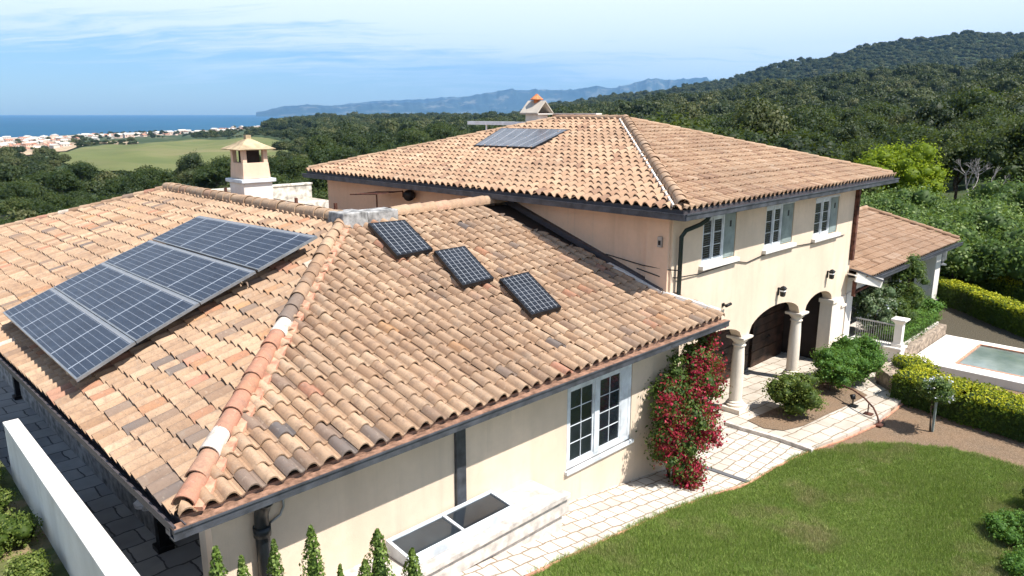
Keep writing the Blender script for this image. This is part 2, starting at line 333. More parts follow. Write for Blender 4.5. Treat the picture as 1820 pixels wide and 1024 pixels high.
# ------------------------------------------------------------------ roofs
def tiles(name, parent, O, e, u, smax, tmax, planes, mat, tw=.25, expo=.36, seed=1, colfn=None, wav=.03, amp=.10, ns=10, org=None):
    """barrel tiles laid in courses over a slope; planes = list of (point, normal) to clip with (normal points outwards)"""
    g = np.random.default_rng(seed); O = np.array(O, float); e = np.array(e, float); u = np.array(u, float); nn = np.cross(e, u)
    nj = int(smax / tw) + 1; ni = int(tmax / expo) + 1
    a = np.linspace(0, 1, ns)
    prof = np.where(a < .68, amp * np.sin(np.pi * np.clip(a / .68, 0, 1)) ** .62, -.03 * np.sin(np.pi * np.clip((a - .68) / .32, 0, 1)))
    V = []; Q = []; T = []; k = 0; th = .028
    for i in range(ni):
        ph = g.uniform(0, 6); rowz = g.normal(0, .004)
        for j in range(nj):
            s0 = j * tw; t0 = i * expo
            c = O + e * (s0 + tw / 2) + u * (t0 + expo / 2)
            if any(np.dot(c - np.array(p), q) > .45 for p, q in planes): continue
            dt = (wav * math.sin(j * .55 + ph) + g.normal(0, .007)) if i else g.normal(0, .006)
            ds = g.normal(0, .006); dz = g.normal(0, .005) + rowz; sk = g.normal(0, .008); tl = g.normal(0, .007)
            ws = 1.0 + g.normal(0, .02)
            lo_, hi_ = t0 + dt, t0 + expo + .06
            if i == 0: lo_ -= .03
            pts = []
            for (tt, lift, shrink, sh, dn) in ((lo_ , .0, 1., 0, -th), (lo_, .0, 1., 0, 0), ((lo_ + hi_) / 2, -.022, .98, sk / 2, 0), (hi_, -.048, .95, sk, 0)):
                f = s0 + ds + sh + tw * (.5 + (a - .5) * ws)
                h = .095 + dz + lift + prof * shrink + dn + tl * (a - .5)
                pts.append(O + np.outer(f, e) + tt * u + np.outer(h, nn))
            V.append(np.concatenate(pts)); v = colfn(s0, t0, g) if colfn else g.uniform(.1, .9)
            T.append(np.full(4 * ns, v))
            b = k * 4 * ns
            for r in range(3):
                for q in range(ns - 1): Q.append((b + r * ns + q, b + r * ns + q + 1, b + (r + 1) * ns + q + 1, b + (r + 1) * ns + q))
            k += 1
    me = npmesh(name, np.concatenate(V), np.array(Q), mat, {'tc': np.concatenate(T)})
    bm = bmesh.new(); bm.from_mesh(me)
    for p, q in planes: bmesh.ops.bisect_plane(bm, geom=bm.verts[:] + bm.edges[:] + bm.faces[:], plane_co=p, plane_no=q, clear_outer=True)
    bm.to_mesh(me); bm.free()
    for f in me.polygons: f.use_smooth = True
    try: me.set_sharp_from_angle(angle=R(38))
    except Exception: pass
    return link(name, me, parent)
class Caps:
    def __init__(s, seed): s.V = []; s.Q = []; s.T = []; s.g = np.random.default_rng(seed); s.k = 0
    def line(s, P, Qp, r=.125, L=.4, lift=.07, cf=None):
        P = Vector(P); Qp = Vector(Qp); d = (Qp - P); n = max(1, round(d.length / L)); d.normalize(); L = (Qp - P).length / n
        sd = d.cross(Vector((0, 0, 1))).normalized(); up = sd.cross(d)
        for i in range(n):
            g = s.g; jit = sd * g.normal(0, .008) + up * g.normal(0, .006); v = cf(i, n, g) if cf else float(np.clip(g.normal(.5, .18), .1, .95))
            rows = []
            rr = r * (1 + g.normal(0, .03))
            for (tt, rad, lf) in ((-.015, rr * 1.06 - .018, .010), (-.015, rr * 1.06, .010), (.5, rr * 1.01, .004), (1.12, rr * .95, -.006)):
                c = P + d * (i + tt) * L + up * (lift + .0 + lf) + jit
                rows.append([c + sd * math.cos(x) * rad + up * math.sin(x) * rad * 1. for x in np.linspace(-.25, math.pi + .25, 12)])
            for ro in rows: s.V += [tuple(x) for x in ro]
            s.T += [v] * 48; b = s.k * 48
            for a in range(3):
                for q in range(11): s.Q.append((b + a * 12 + q, b + a * 12 + q + 1, b + (a + 1) * 12 + q + 1, b + (a + 1) * 12 + q))
            s.k += 1
    def build(s, name, parent, mat):
        me = npmesh(name, np.array(s.V), np.array(s.Q), mat, {'tc': np.array(s.T)}, smooth=True)
        try: me.set_sharp_from_angle(angle=R(50))
        except Exception: pass
        return link(name, me, parent)
def old_col(s, t, g):
    x = g.random()
    if x < .008: return g.uniform(0, .06)
    if x < .055: return g.uniform(.08, .22)
    if x < .08: return g.uniform(.78, .9)
    if x < .082: return g.uniform(.92, .95)
    return float(np.clip(g.normal(.53, .08), .24, .72))
def near_col(s, t, g):      # front slope, more weathered toward the near corner
    if s < 3.5 and t < 2.5 and g.random() < .09: return g.uniform(.03, .14)
    if s < 5 and t < 5 and g.random() < .02: return .99
    return old_col(s, t, g)
def left_col(s, t, g):
    if t < 4.5 and s > 19 and g.random() < .06: return g.uniform(.02, .2)
    if s > 18 and g.random() < .08: return g.uniform(.76, .9)
    return old_col(s, t, g)
def pink_col(s, t, g): return float(np.clip(g.normal(.5, .16), .02, .98)) if g.random() > .04 else g.uniform(0, .15)
def slope_planes(A, B, e, u):
    pass
def vplane(p, q, inside):   # vertical plane through p,q; normal pointing away from 'inside'
    p = Vector(p); q = Vector(q); d = q - p; n = Vector((d.y, -d.x, 0)).normalized()
    if n.dot(Vector(inside) - p) > 0: n = -n
    return (tuple(p), tuple(n))
# ================================================================== THE HOUSE
house = empty('house', (16, 14, 0), 'large cream stucco villa with terracotta tile hip roofs and arched garage front', 'house')
# ---- front wing roof ------------------------------------------------
E0, ZR = 4.2, 6.65; X0, Y1 = 3.2, 9.5; RUN = 7.4; XM = 16.7; YF = 28.6
c_ = RUN / math.hypot(RUN, ZR - E0); s_ = (ZR - E0) / math.hypot(RUN, ZR - E0); TL = math.hypot(RUN, ZR - E0)
A = (X0, Y1, E0); Pt = (X0 + RUN, Y1 + RUN, ZR); Pl = (X0 + RUN, YF, ZR); Pf = (X0, YF + RUN, E0); Pr = (XM, Y1 + RUN, ZR); Vr = (17.4, Y1, E0)
wr = MB()   # roof deck
D = .035
def deckpoly(mb, pts):
    k = len(pts); mb.add([(p[0], p[1], p[2] - .005) for p in pts] + [(p[0], p[1], p[2] - .07) for p in pts], [list(range(k)), list(range(k, 2 * k))[::-1]] + [(i, k + i, k + (i + 1) % k, (i + 1) % k) for i in range(k)])
i_ = .06
deckpoly(wr, [(X0 + i_, Y1 + i_, E0 + .02), (Vr[0] - i_, Y1 + i_, E0 + .02), (XM - .02, Y1 + RUN, ZR), Pt])
deckpoly(wr, [(X0 + i_, YF + RUN - i_, E0 + .02), (X0 + i_, Y1 + i_, E0 + .02), Pt, Pl])
deckpoly(wr, [Pl, (X0 + RUN * 2 - 1.5, YF + RUN - i_, E0 + .02), (X0 + i_, YF + RUN - i_, E0 + .02)])
deckpoly(wr, [Pt, (14.9, Y1 + RUN + 4.3, ZR - 1.42), (14.9, YF + 4.3, ZR - 1.42), Pl])
deckpoly(wr, [Pt, Pr, (XM - .02, Y1 + RUN + 4.3, ZR - 1.42), (14.9, Y1 + RUN + 4.3, ZR - 1.42)])
roof1 = wr.build('roof', 'deck_dark', house)
tag(roof1, 'weathered old barrel tile roof of the low front wing')
pf = [vplane(A, Pt, (10, 9.6, 4)), vplane(Vr, (XM, 12.1, 5), (10, 10, 4)), vplane((XM, 12.1, 5), Pr, (10, 10, 4)), ((0, Y1 + RUN, 0), (0, 1, 0))]
pf = [pf[0], ((16.72 + .0, 12.0, 5), tuple(Vector((3.2, .85, 0)).normalized())), pf[3]]
tiles('roof_tiles', roof1, A, (1, 0, 0), (0, c_, s_), 14.4, TL, pf, 'old_tile', .31, .38, 11, near_col)
pL = [vplane(A, Pt, (3.3, 20, 4)), vplane(Pf, Pl, (3.3, 20, 4)), ((X0 + RUN, 0, 0), (1, 0, 0))]
tiles('roof_tiles', roof1, Pf, (0, -1, 0), (c_, 0, s_), YF + RUN - Y1, TL, pL, 'old_tile', .30, .40, 12, left_col, .035)
tiles('roof_tiles', roof1, (X0 + RUN * 2 - 1.5, YF + RUN, E0), (-1, 0, 0), (0, -c_, s_), 14, TL, [vplane(Pf, Pl, (10, 36, 4)), vplane(Pl, (X0 + 2 * RUN, YF + RUN, 4), (10, 36, 4))], 'old_tile', .3, .4, 13, old_col)
tiles('roof_tiles', roof1, (14.9, Y1 + RUN, ZR - 1.42), (0, 1, 0), (-c_, 0, s_), 18, 4.6, [((X0 + RUN, 0, 0), (-1, 0, 0)), vplane(Pl, (X0 + 2 * RUN, YF + RUN, 4), (10.7, 20, 4)), vplane(Pt, (X0 + RUN * 2, Y1 + RUN * 2, 4), (10.7, 20, 4))], 'old_tile', .3, .4, 14, old_col)
tiles('roof_tiles', roof1, (XM, Y1 + RUN + 4.3, ZR - 1.42), (-1, 0, 0), (0, -c_, s_), 6, 4.6, [((0, Y1 + RUN, 0), (0, -1, 0)), vplane(Pt, (X0 + RUN * 2, Y1 + RUN * 2, 4), (16, 18, 4))], 'old_tile', .3, .4, 15, old_col)
def hipc(i, n, g):
    f = i / n
    if i == 2: return .965
    if i == 9: return .96
    if i in (10, 11): return .05
    if f < .42: return float(np.clip(g.normal(.79, .025), .75, .85))
    return float(np.clip(g.normal(.3, .15), .1, .7)) if f < .75 else float(np.clip(g.normal(.5, .15), .2, .76))
cp = Caps(3); cp.line((A[0] + .12, A[1] + .12, A[2] + .1), (Pt[0], Pt[1], Pt[2] + .07), .15, .5, .05, hipc)
cp.line((Pf[0] + .1, Pf[1] - .1, Pf[2] + .1), (Pl[0], Pl[1], Pl[2] + .07), .12, .42, .05)
cp.line((Pt[0], Pt[1] + .1, Pt[2] + .12), (Pl[0], Pl[1] + .1, Pl[2] + .12), .19, .5, .02, lambda i, n, g: float(np.clip(g.normal(.62, .06), .45, .75)))
cp.line((Pr[0] - .1, Pr[1], Pr[2] + .12), (Pt[0] + 1.6, Pt[1], Pt[2] + .12), .19, .5, .02, lambda i, n, g: float(np.clip(g.normal(.62, .06), .45, .75)))
cp.build('ridge_tiles', roof1, 'old_tile')
# mortar strip along the right side of the hip and under the ridge
m = MB()
def strip(mb, P, Q, off, w, h, seg=26, seed=0):
    g = random.Random(seed); P = Vector(P); Q = Vector(Q); off = Vector(off)
    for i in range(seg):
        a = P.lerp(Q, i / seg); b = P.lerp(Q, (i + 1.04) / seg); j = Vector((0, 0, g.uniform(-.008, .008)))
        mb.bar(a + off + j, b + off + j, w * g.uniform(.85, 1.15), h)
strip(m, (A[0] + .1, A[1] + .1, A[2] + .09), (Pt[0], Pt[1], Pt[2] + .07), (.15, -.15, -.01), .13, .07)
m.build('mortar_strip', 'mortar', roof1)
m = MB()   # pale coping over the verge beside the main house
pl = lambda x, y: E0 + (y - Y1) * (ZR - E0) / RUN
for a, b in (((16.4, 12.6), (16.62, 10.9)), ((16.62, 10.9), (17.0, 10.3)), ((17.0, 10.3), (17.42, 9.62))):
    m.bar((a[0], a[1], pl(*a) + .13), (b[0], b[1], pl(*b) + .13), .17, .1)
m.build('verge_coping', 'stucco_white', roof1, bevel=.01)
m = MB()   # dark lead flashing against the main house wall
m.bar((16.62, Y1 + RUN, ZR + .15), (16.62, 10.9, pl(0, 10.9) + .15), .16, .16)
m.build('flashing', 'fascia_dark', roof1)
# ---- wing fascia and gutters ----------------------------------------
m = MB(); m.box(X0 + .03, Vr[0] - .05, Y1 + .02, Y1 + .08, E0 - .16, E0 + .03); m.build('fascia', 'gutter_brown', house)
m = MB(); m.box(X0 - .12, Vr[0] + .03, Y1 - .16, Y1 - .02, E0 - .06, E0 - .025); m.build('gutter_lip', 'gutter_brown', house)
def gutter(mb, a, b, out):  # open box gutter; out = outward unit vector
    a = Vector(a); b = Vector(b); o = Vector(out)
    mb.bar(a + o * .02 - Vector((0, 0, .14)), b + o * .02 - Vector((0, 0, .14)), .13, .03)
    mb.bar(a + o * .09 - Vector((0, 0, .07)), b + o * .09 - Vector((0, 0, .07)), .02, .15)
    mb.bar(a + o * .105, b + o * .105, .035, .03)
    mb.bar(a - o * .045 - Vector((0, 0, .07)), b - o * .045 - Vector((0, 0, .07)), .02, .12)
m = MB(); gutter(m, (X0 - .13, Y1 - .06, E0 - .05), (Vr[0] + .05, Y1 - .06, E0 - .05), (0, -1, 0)); m.bar((X0 - .1, Y1 + .1, E0 - .21), (Vr[0] - .05, Y1 + .1, E0 - .21), .26, .07)
m.build('gutter', 'gutter_blue', house)
m = MB(); gutter(m, (X0 - .01, Y1 - .15, E0 - .0), (X0 - .01, YF + RUN, E0 - .0), (-1, 0, 0)); m.build('gutter', 'fascia_dark', house)
# soffit
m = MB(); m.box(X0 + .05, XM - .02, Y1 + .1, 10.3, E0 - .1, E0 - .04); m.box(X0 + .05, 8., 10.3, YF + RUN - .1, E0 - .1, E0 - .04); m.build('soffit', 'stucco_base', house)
# ---- walls -----------------------------------------------------------
def wall(mb, x0, x1, y0, y1, z0, z1, ops):
    """wall slab in the XZ plane with openings (xa, xb, bottom, top) where top may be a function of x"""
    xs = {x0, x1}
    for a, b, zb, zt in ops:
        k = 20 if callable(zt) else 1
        xs |= {a + (b - a) * i / k for i in range(k + 1)}
    xs = sorted(xs)
    for a, b in zip(xs[:-1], xs[1:]):
        if b - a < 1e-5: continue
        mid = (a + b) / 2; segs = []; cur = (z0, z0)
        for oa, ob, zb, zt in sorted([o for o in ops if o[0] <= mid <= o[1]], key=lambda o: o[2]):
            f = zt if callable(zt) else (lambda x: zt)
            segs.append((cur, (zb, zb))); cur = (f(a), f(b))
        segs.append((cur, (z1, z1)))
        for (l0, l1), (h0, h1) in segs:
            if h0 - l0 < 1e-4 and h1 - l1 < 1e-4: continue
            mb.hexa([(a, y0, l0), (b, y0, l1), (b, y1, l1), (a, y1, l0), (a, y0, h0), (b, y0, h1), (b, y1, h1), (a, y1, h0)])
YW = 10.2
m = MB(); wall(m, 3.88, 16.45, YW, YW + .25, -.2, E0 - .1, [(11.95, 14.4, 1.5, 3.55)])
o = m.build('wall', 'stucco_cream', house); tag(o, 'cream side wall of the front wing')
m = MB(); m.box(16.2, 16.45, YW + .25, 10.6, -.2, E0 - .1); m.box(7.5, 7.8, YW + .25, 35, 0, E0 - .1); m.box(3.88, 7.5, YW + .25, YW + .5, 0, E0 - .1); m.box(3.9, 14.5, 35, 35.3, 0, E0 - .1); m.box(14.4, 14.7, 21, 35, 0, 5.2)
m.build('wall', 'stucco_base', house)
m = MB(); m.box(8.62, 8.86, YW - .07, YW + .02, 0.6, E0 - .12); m.build('pilaster', 'gutter_blue', house)
for yy in (13.6, 24.5, 32.):
    m = MB(); m.box(4.2, 4.38, yy, yy + .18, 1.4, E0 - .1); m.box(4.14, 4.44, yy - .06, yy + .24, 1.4, 1.5); m.build('post', 'black_metal', house)
m = MB(); m.mat('stucco_cream').box(X0 + .5, X0 + .56, 11, 35, E0 - .1, E0 + .02); m.build('eave_board', None, house)
# wing window
def window(name, x0, x1, z0, z1, y, sashes, rows, cols, fr=.07, blind='glass_dark', depth=.06, label=None, sill=True, muntin=.016):
    wobj = MB(); wobj.box(x0, x0 + fr, y - .02, y + depth, z0, z1); wobj.box(x1 - fr, x1, y - .02, y + depth, z0, z1); wobj.box(x0 + fr, x1 - fr, y - .02, y + depth, z1 - fr, z1); wobj.box(x0 + fr, x1 - fr, y - .02, y + depth, z0, z0 + fr)
    wo_ = wobj.build(name, 'white_paint', house, bevel=.004)
    if label: tag(wo_, label)
    for a, b in sashes:
        sm = MB(); q = .055
        sm.box(a, a + q, y + .0, y + .045, z0 + fr, z1 - fr); sm.box(b - q, b, y, y + .045, z0 + fr, z1 - fr); sm.box(a + q, b - q, y, y + .045, z0 + fr, z0 + fr + q); sm.box(a + q, b - q, y, y + .045, z1 - fr - q, z1 - fr)
        h = (z1 - z0 - 2 * fr - 2 * q); ww = b - a - 2 * q
        for r in range(1, rows): sm.box(a + q, b - q, y + .012, y + .034, z0 + fr + q + h * r / rows - muntin / 2, z0 + fr + q + h * r / rows + muntin / 2)
        for c in range(1, cols): sm.box(a + q + ww * c / cols - muntin / 2, a + q + ww * c / cols + muntin / 2, y + .010, y + .036, z0 + fr + q, z1 - fr - q)
        sm.build('sash', 'white_paint', wo_)
        pm = MB(); pm.box(a + q, b - q, y + .024, y + .028, z0 + fr + q, z1 - fr - q); pm.build('pane', blind, wo_)
    return wo_
wn1 = window('window', 11.97, 14.38, 1.52, 3.53, YW + .03, [(12.05, 12.95), (13.12, 14.0)], 4, 2, .1, label='tall white framed window with many small panes in the front wing')
m = MB(); m.box(12.95, 13.12, YW + .0, YW + .08, 1.6, 3.45); m.box(14.0, 14.3, YW + .02, YW + .08, 1.6, 3.45); m.build('mullion', 'white_paint', wn1)
m = MB(); m.box(11.9, 14.45, YW - .08, YW + .02, 1.42, 1.5); m.build('sill', 'white_paint', wn1)
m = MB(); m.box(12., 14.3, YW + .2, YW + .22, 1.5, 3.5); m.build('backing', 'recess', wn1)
# ---- main house ------------------------------------------------------
YH, XR, YB, EM, ZM = 10.72, 29.1, 27.3, 7.1, 9.17
OX0, OX1, OY0, OY1 = 16.0, 30.6, 9.98, 28.0; PX = 23.3; RX = 7.3
am = math.hypot(RX, ZM - EM); cm, sm_ = RX / am, (ZM - EM) / am
arch = lambda a, b, sp, ri: (lambda x: sp + ri * math.sqrt(max(0, 1 - ((x - (a + b) / 2) / ((b - a) / 2)) ** 2)))
m = MB()
wall(m, XM, XR, YH, YH + .35, 0, EM - .1, [(17.4, 20.9, 0, arch(17.4, 20.9, 2.62, .55)), (20.9, 21.3, 0, 2.62), (21.3, 25.0, 0, arch(21.3, 25.0, 2.62, .68)), (25.0, 25.4, 0, 2.62), (25.4, 27.75, 0, arch(25.4, 27.75, 2.62, .52)),
     (18.2, 20.05, 5.35, 6.67), (21.9, 23.85, 5.32, 6.63), (25.5, 27.5, 5.25, 6.56)])
o = m.build('wall', 'stucco_cream', house); tag(o, 'sunlit cream front wall with three arches and three upper windows')
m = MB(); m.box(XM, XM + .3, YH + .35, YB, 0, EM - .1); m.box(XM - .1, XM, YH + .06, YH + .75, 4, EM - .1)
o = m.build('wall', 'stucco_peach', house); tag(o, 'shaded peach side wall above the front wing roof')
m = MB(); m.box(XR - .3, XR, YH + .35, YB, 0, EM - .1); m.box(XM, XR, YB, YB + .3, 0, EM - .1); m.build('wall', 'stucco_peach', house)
m = MB(); m.box(XM + .3, XR - .3, YH + .35, 12.6, 3.5, 3.7); m.box(XM + .3, XR - .3, 12.6, 12.8, 0, 3.6); m.box(27.9, 28.05, YH + .42, 12.6, 0, 3.5); m.box(XM + .3, XM + .4, YH + .36, 12.6, 0, 3.5); m.box(17.3, 27.9, YH + .36, YH + .42, 3.25, 3.5); m.build('recess', 'recess', house)  # linings and door colour darkened to stand in for the arcade's shade
for a, b in ((17.6, 20.9), (21.4, 24.9), (25.2, 27.7)):
    m = MB(); kk = 8
    for i in range(kk): m.box(a, b, 12.5 - (i % 2) * .012, 12.6, .12 + i * 2.5 / kk, .12 + (i + 1) * 2.5 / kk - .015)
    gd = m.build('garage_door', 'wood_door', house)
    m = MB(); m.box((a + b) / 2 - .1, (a + b) / 2 + .1, 12.44, 12.48, 1.1, 1.14); m.build('handle', 'black_metal', gd)
for cxx in (21.1, 25.18):
    m = MB(); m.lathe((cxx, 10.9, .12), [(.5, 0), (.5, .16), (.46, .18)], 4, True)
    m.lathe((cxx, 10.9, .3), [(.28, 0), (.30, .03), (.30, .07), (.24, .1), (.25, .14), (.205, .18), (.205, .8), (.195, 1.5), (.17, 2.0), (.21, 2.02), (.21, 2.05), (.175, 2.07), (.18, 2.12), (.27, 2.23), (.28, 2.26)], 28)
    m.lathe((cxx, 10.9, 2.555), [(.40, 0), (.43, .03), (.43, .09)], 4, True)
    o = m.build('column', 'column_stone', house, smooth=True)
    o.data.set_sharp_from_angle(angle=R(35))
m = MB(); m.box(27.7, 28.9, YH - .06, YH + .42, 0.1, 2.62); m.box(27.62, 28.1, YH - .12, YH + .45, 2.5, 2.66); m.box(28.5, 28.95, YH - .12, YH, 2.2, 2.3)
m.build('pier', 'column_stone', house, bevel=.015)
# main roof deck
m = MB(); z5 = EM + .02
c1, c2, c3, c4 = (OX0 + i_, OY0 + i_, z5), (OX1 - i_, OY0 + i_, z5), (OX1 - i_, OY1 - i_, z5), (OX0 + i_, OY1 - i_, z5)
R1, R2 = (PX, OY0 + RX, ZM), (PX, OY1 - RX, ZM)
deckpoly(m, [c1, c2, R1]); deckpoly(m, [c4, c1, R1, R2]); deckpoly(m, [c3, c4, R2]); deckpoly(m, [c2, c3, R2, R1])
roof2 = m.build('roof', 'deck_dark', house); tag(roof2, 'pinkish barrel tile hip roof of the tall main house')
K1, K2, K3, K4 = (OX0, OY0, EM), (OX1, OY0, EM), (OX1, OY1, EM), (OX0, OY1, EM)
tiles('roof_tiles', roof2, K1, (1, 0, 0), (0, cm, sm_), OX1 - OX0, am, [vplane(K1, R1, (PX, 11, 0)), vplane(K2, R1, (PX, 11, 0))], 'pink_tile', .28, .37, 21, pink_col, .02, .09, 10)
tiles('roof_tiles', roof2, K4, (0, -1, 0), (cm, 0, sm_), OY1 - OY0, am, [vplane(K1, R1, (17, 20, 0)), vplane(K4, R2, (17, 20, 0)), ((PX, 0, 0), (1, 0, 0))], 'pink_tile', .30, .37, 22, pink_col, .012, .10, 10)
tiles('roof_tiles', roof2, K2, (0, 1, 0), (-cm, 0, sm_), OY1 - OY0, am, [vplane(K2, R1, (29, 20, 0)), vplane(K3, R2, (29, 20, 0)), ((PX, 0, 0), (-1, 0, 0))], 'pink_tile', .3, .4, 23, pink_col, .012, .078, 7)
tiles('roof_tiles', roof2, K3, (-1, 0, 0), (0, -cm, sm_), OX1 - OX0, am, [vplane(K4, R2, (PX, 27, 0)), vplane(K3, R2, (PX, 27, 0))], 'pink_tile', .3, .4, 24, pink_col, .012, .078, 7)
cp = Caps(5)
for a, b in ((K1, R1), (K2, R1), (K3, R2), (K4, R2)):
    r_ = .16 if a is K1 else .09
    a2 = Vector(a).lerp(Vector(b), .012); cp.line((a2.x, a2.y, a2.z + .09), (b[0], b[1], b[2] + .07), r_, .42, .04, lambda i, n, g: float(np.clip(g.normal(.6, .1), .3, .85)))
cp.line((PX, R1[1], ZM + .08), (PX, R2[1], ZM + .08), .12, .42, .03)
cp.build('ridge_tiles', roof2, 'pink_tile')
m = MB(); a = Vector(K1).lerp(Vector(R1), .02); m.bar((a.x - .16, a.y + .16, a.z + .09), (R1[0] - .16, R1[1] + .16, R1[2] + .1), .05, .07); m.build('mortar_strip', 'stucco_white', roof2)
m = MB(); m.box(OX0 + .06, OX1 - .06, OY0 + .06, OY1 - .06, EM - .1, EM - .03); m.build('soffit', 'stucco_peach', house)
m = MB(); m.box(OX0 - .02, OX1 + .02, OY0 - .0, OY0 + .05, EM - .12, EM + .045); m.box(OX0 - .0, OX0 + .05, OY0 + .06, OY1, EM - .12, EM + .045); m.box(OX1 - .05, OX1, OY0 + .06, OY1, EM - .12, EM + .045); m.build('fascia', 'fascia_dark', house)
m = MB()
gutter(m, (OX0 - .12, OY0 - .05, EM - .05), (OX1 + .15, OY0 - .05, EM - .05), (0, -1, 0)); gutter(m, (OX0 - .05, OY0 - .12, EM - .055), (OX0 - .05, OY1 + .1, EM - .055), (-1, 0, 0)); gutter(m, (OX1 + .05, OY0 - .1, EM - .055), (OX1 + .05, OY1, EM - .055), (1, 0, 0))
m.build('gutter', 'gutter_blue', house)
# downpipes
m = MB(); m.tube([(17.25, 9.97, EM - .12), (17.25, 10.05, EM - .32), (17.18, 10.2, EM - .45), (16.98, 10.5, EM - .62), (16.93, 10.6, EM - .8), (16.93, 10.6, 4.62)], .06, 12); m.build('downpipe', 'pipe_green', house, True)
m = MB(); m.box(28.98, 29.14, YH - .14, YH - .0, 4.0, EM - .1); m.build('downpipe', 'rust', house)
m = MB(); m.tube([(4.45, 9.5, E0 - .2), (4.5, 9.62, E0 - .28), (4.58, 9.85, E0 - .42), (4.6, 10.05, E0 - .7), (4.6, 10.07, 3.2), (4.6, 10.07, .8)], [.1, .11, .11, .11, .11, .11], 16)
m.tube([(4.6, 10.07, 3.28), (4.6, 10.07, 3.12)], .135, 16); m.build('downpipe', 'pipe_dark', house, True)
m = MB(); m.tube([(5.02, 10.15, 4.0), (5.02, 10.15, 3.42), (4.95, 10.14, 3.3), (4.7, 10.12, 3.22)], .022, 8); m.build('conduit', 'grey_metal', house, True)
# facade windows
for i, (a, b, z0, z1, sh, txt) in enumerate(((18.2, 20.05, 5.35, 6.67, 19.42, 'upper window nearest the downpipe, with open grey green shutter'), (21.9, 23.85, 5.32, 6.63, 23.08, 'middle upper window with grey green shutter'), (25.5, 27.5, 5.25, 6.56, 26.85, 'upper window nearest the far corner'))):
    mid = (a + sh) / 2
    wo_ = window('window', a, sh, z0, z1, YH + .05, [(a + .07, mid - .02), (mid + .02, sh - .05)], 3, 1, .07, 'blind', .1, txt, muntin=.018)
    m = MB(); m.box(mid - .035, mid + .035, YH + .02, YH + .1, z0, z1); m.box(a - .03, b, YH - .02, YH + .06, z1 - .0, z1 + .07); m.build('mullion', 'white_paint', wo_)
    m = MB(); m.box(sh, b - .02, YH + .02, YH + .06, z0 + .02, z1 - .01)
    for r in range(3): m.box(sh + .05, b - .08, YH + .012, YH + .02, z0 + .08 + r * .42, z0 + .44 + r * .42)
    so = m.build('shutter', 'shutter_green', wo_, bevel=.004)
    m = MB(); m.box((sh + b) / 2 - .05, (sh + b) / 2 + .03, YH + .0, YH + .02, z1 - .4, z1 - .22); m.build('latch', 'black_metal', wo_)
    m = MB(); m.box(a - .12, b + .1, YH - .14, YH + .02, z0 - .14, z0 - .02); m.build('sill', 'stucco_white', wo_, bevel=.008)
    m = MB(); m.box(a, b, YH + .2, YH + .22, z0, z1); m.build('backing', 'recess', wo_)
# cable along the facade
m = MB(); pts = []
ctl = [(16.55, 11.6, 5.35), (16.6, 10.9, 5.22), (16.85, 10.52, 5.2), (18.0, 10.56, 5.12), (20.2, 10.57, 5.17), (20.8, 10.57, 5.05), (21.7, 10.56, 5.14), (24.1, 10.56, 5.15), (25.3, 10.57, 5.09), (28.9, 10.57, 5.05)]
for i in range(len(ctl) - 1):
    for k in range(5): pts.append(Vector(ctl[i]).lerp(Vector(ctl[i + 1]), k / 5))
pts = [q + Vector((0, .12, 0)) for q in pts]; m.tube(pts, .016, 6); m.build('cable', 'black_metal', house)
m = MB(); m.tube([(16.55, 12.8, 5.6), (16.6, 11.6, 5.45), (16.62, 10.8, 5.43), (16.85, 10.5, 5.42)], .016, 6); m.build('cable', 'black_metal', house)
m = MB(); m.mat('grey_metal').box(16.53, 16.6, 10.95, 11.08, 6.02, 6.3); m.mat('black_metal').box(16.52, 16.53, 10.98, 11.05, 6.08, 6.2); m.build('meter_box', None, house)
# lanterns on the facade
def lantern(x, z, label):
    e_ = empty('wall_lantern', (x, YH, z), label, 'lantern', 'black lanterns on the villa front')
    m = MB(); m.box(x - .05, x + .05, YH - .03, YH, z - .1, z + .16); m.bar((x, YH - .02, z + .12), (x, YH - .16, z + .16), .03); m.build('bracket', 'black_metal', e_)
    m = MB(); m.lathe((x, YH - .17, z - .12), [(.07, 0), (.09, .03), (.11, .25), (.14, .27), (.06, .34), (.01, .36)], 4, True); b = m.build('lamp_housing', 'black_metal', e_)
    m = MB(); m.lathe((x, YH - .17, z - .075), [(.088, 0), (.108, .17)], 4, True); m.build('lamp_glass', 'plastic_white', e_)
lantern(23.15, 3.72, 'black wall lantern above the middle column'); lantern(27.05, 3.7, 'black wall lantern above the far arch, beside the porch roof')
e_ = empty('security_camera', (19.55, YH, 3.95), 'small black security camera on the facade above the wing roof corner', 'camera')
m = MB(); m.box(19.5, 19.62, YH - .03, YH, 3.9, 4.0); m.bar((19.56, YH - .02, 3.95), (19.56, YH - .14, 3.97), .03); m.build('mount', 'black_metal', e_)
m = MB(); m.tube([(19.45, YH - .17, 3.96), (19.72, YH - .17, 3.98)], .045, 12); m.build('camera_body', 'black_metal', e_, True)
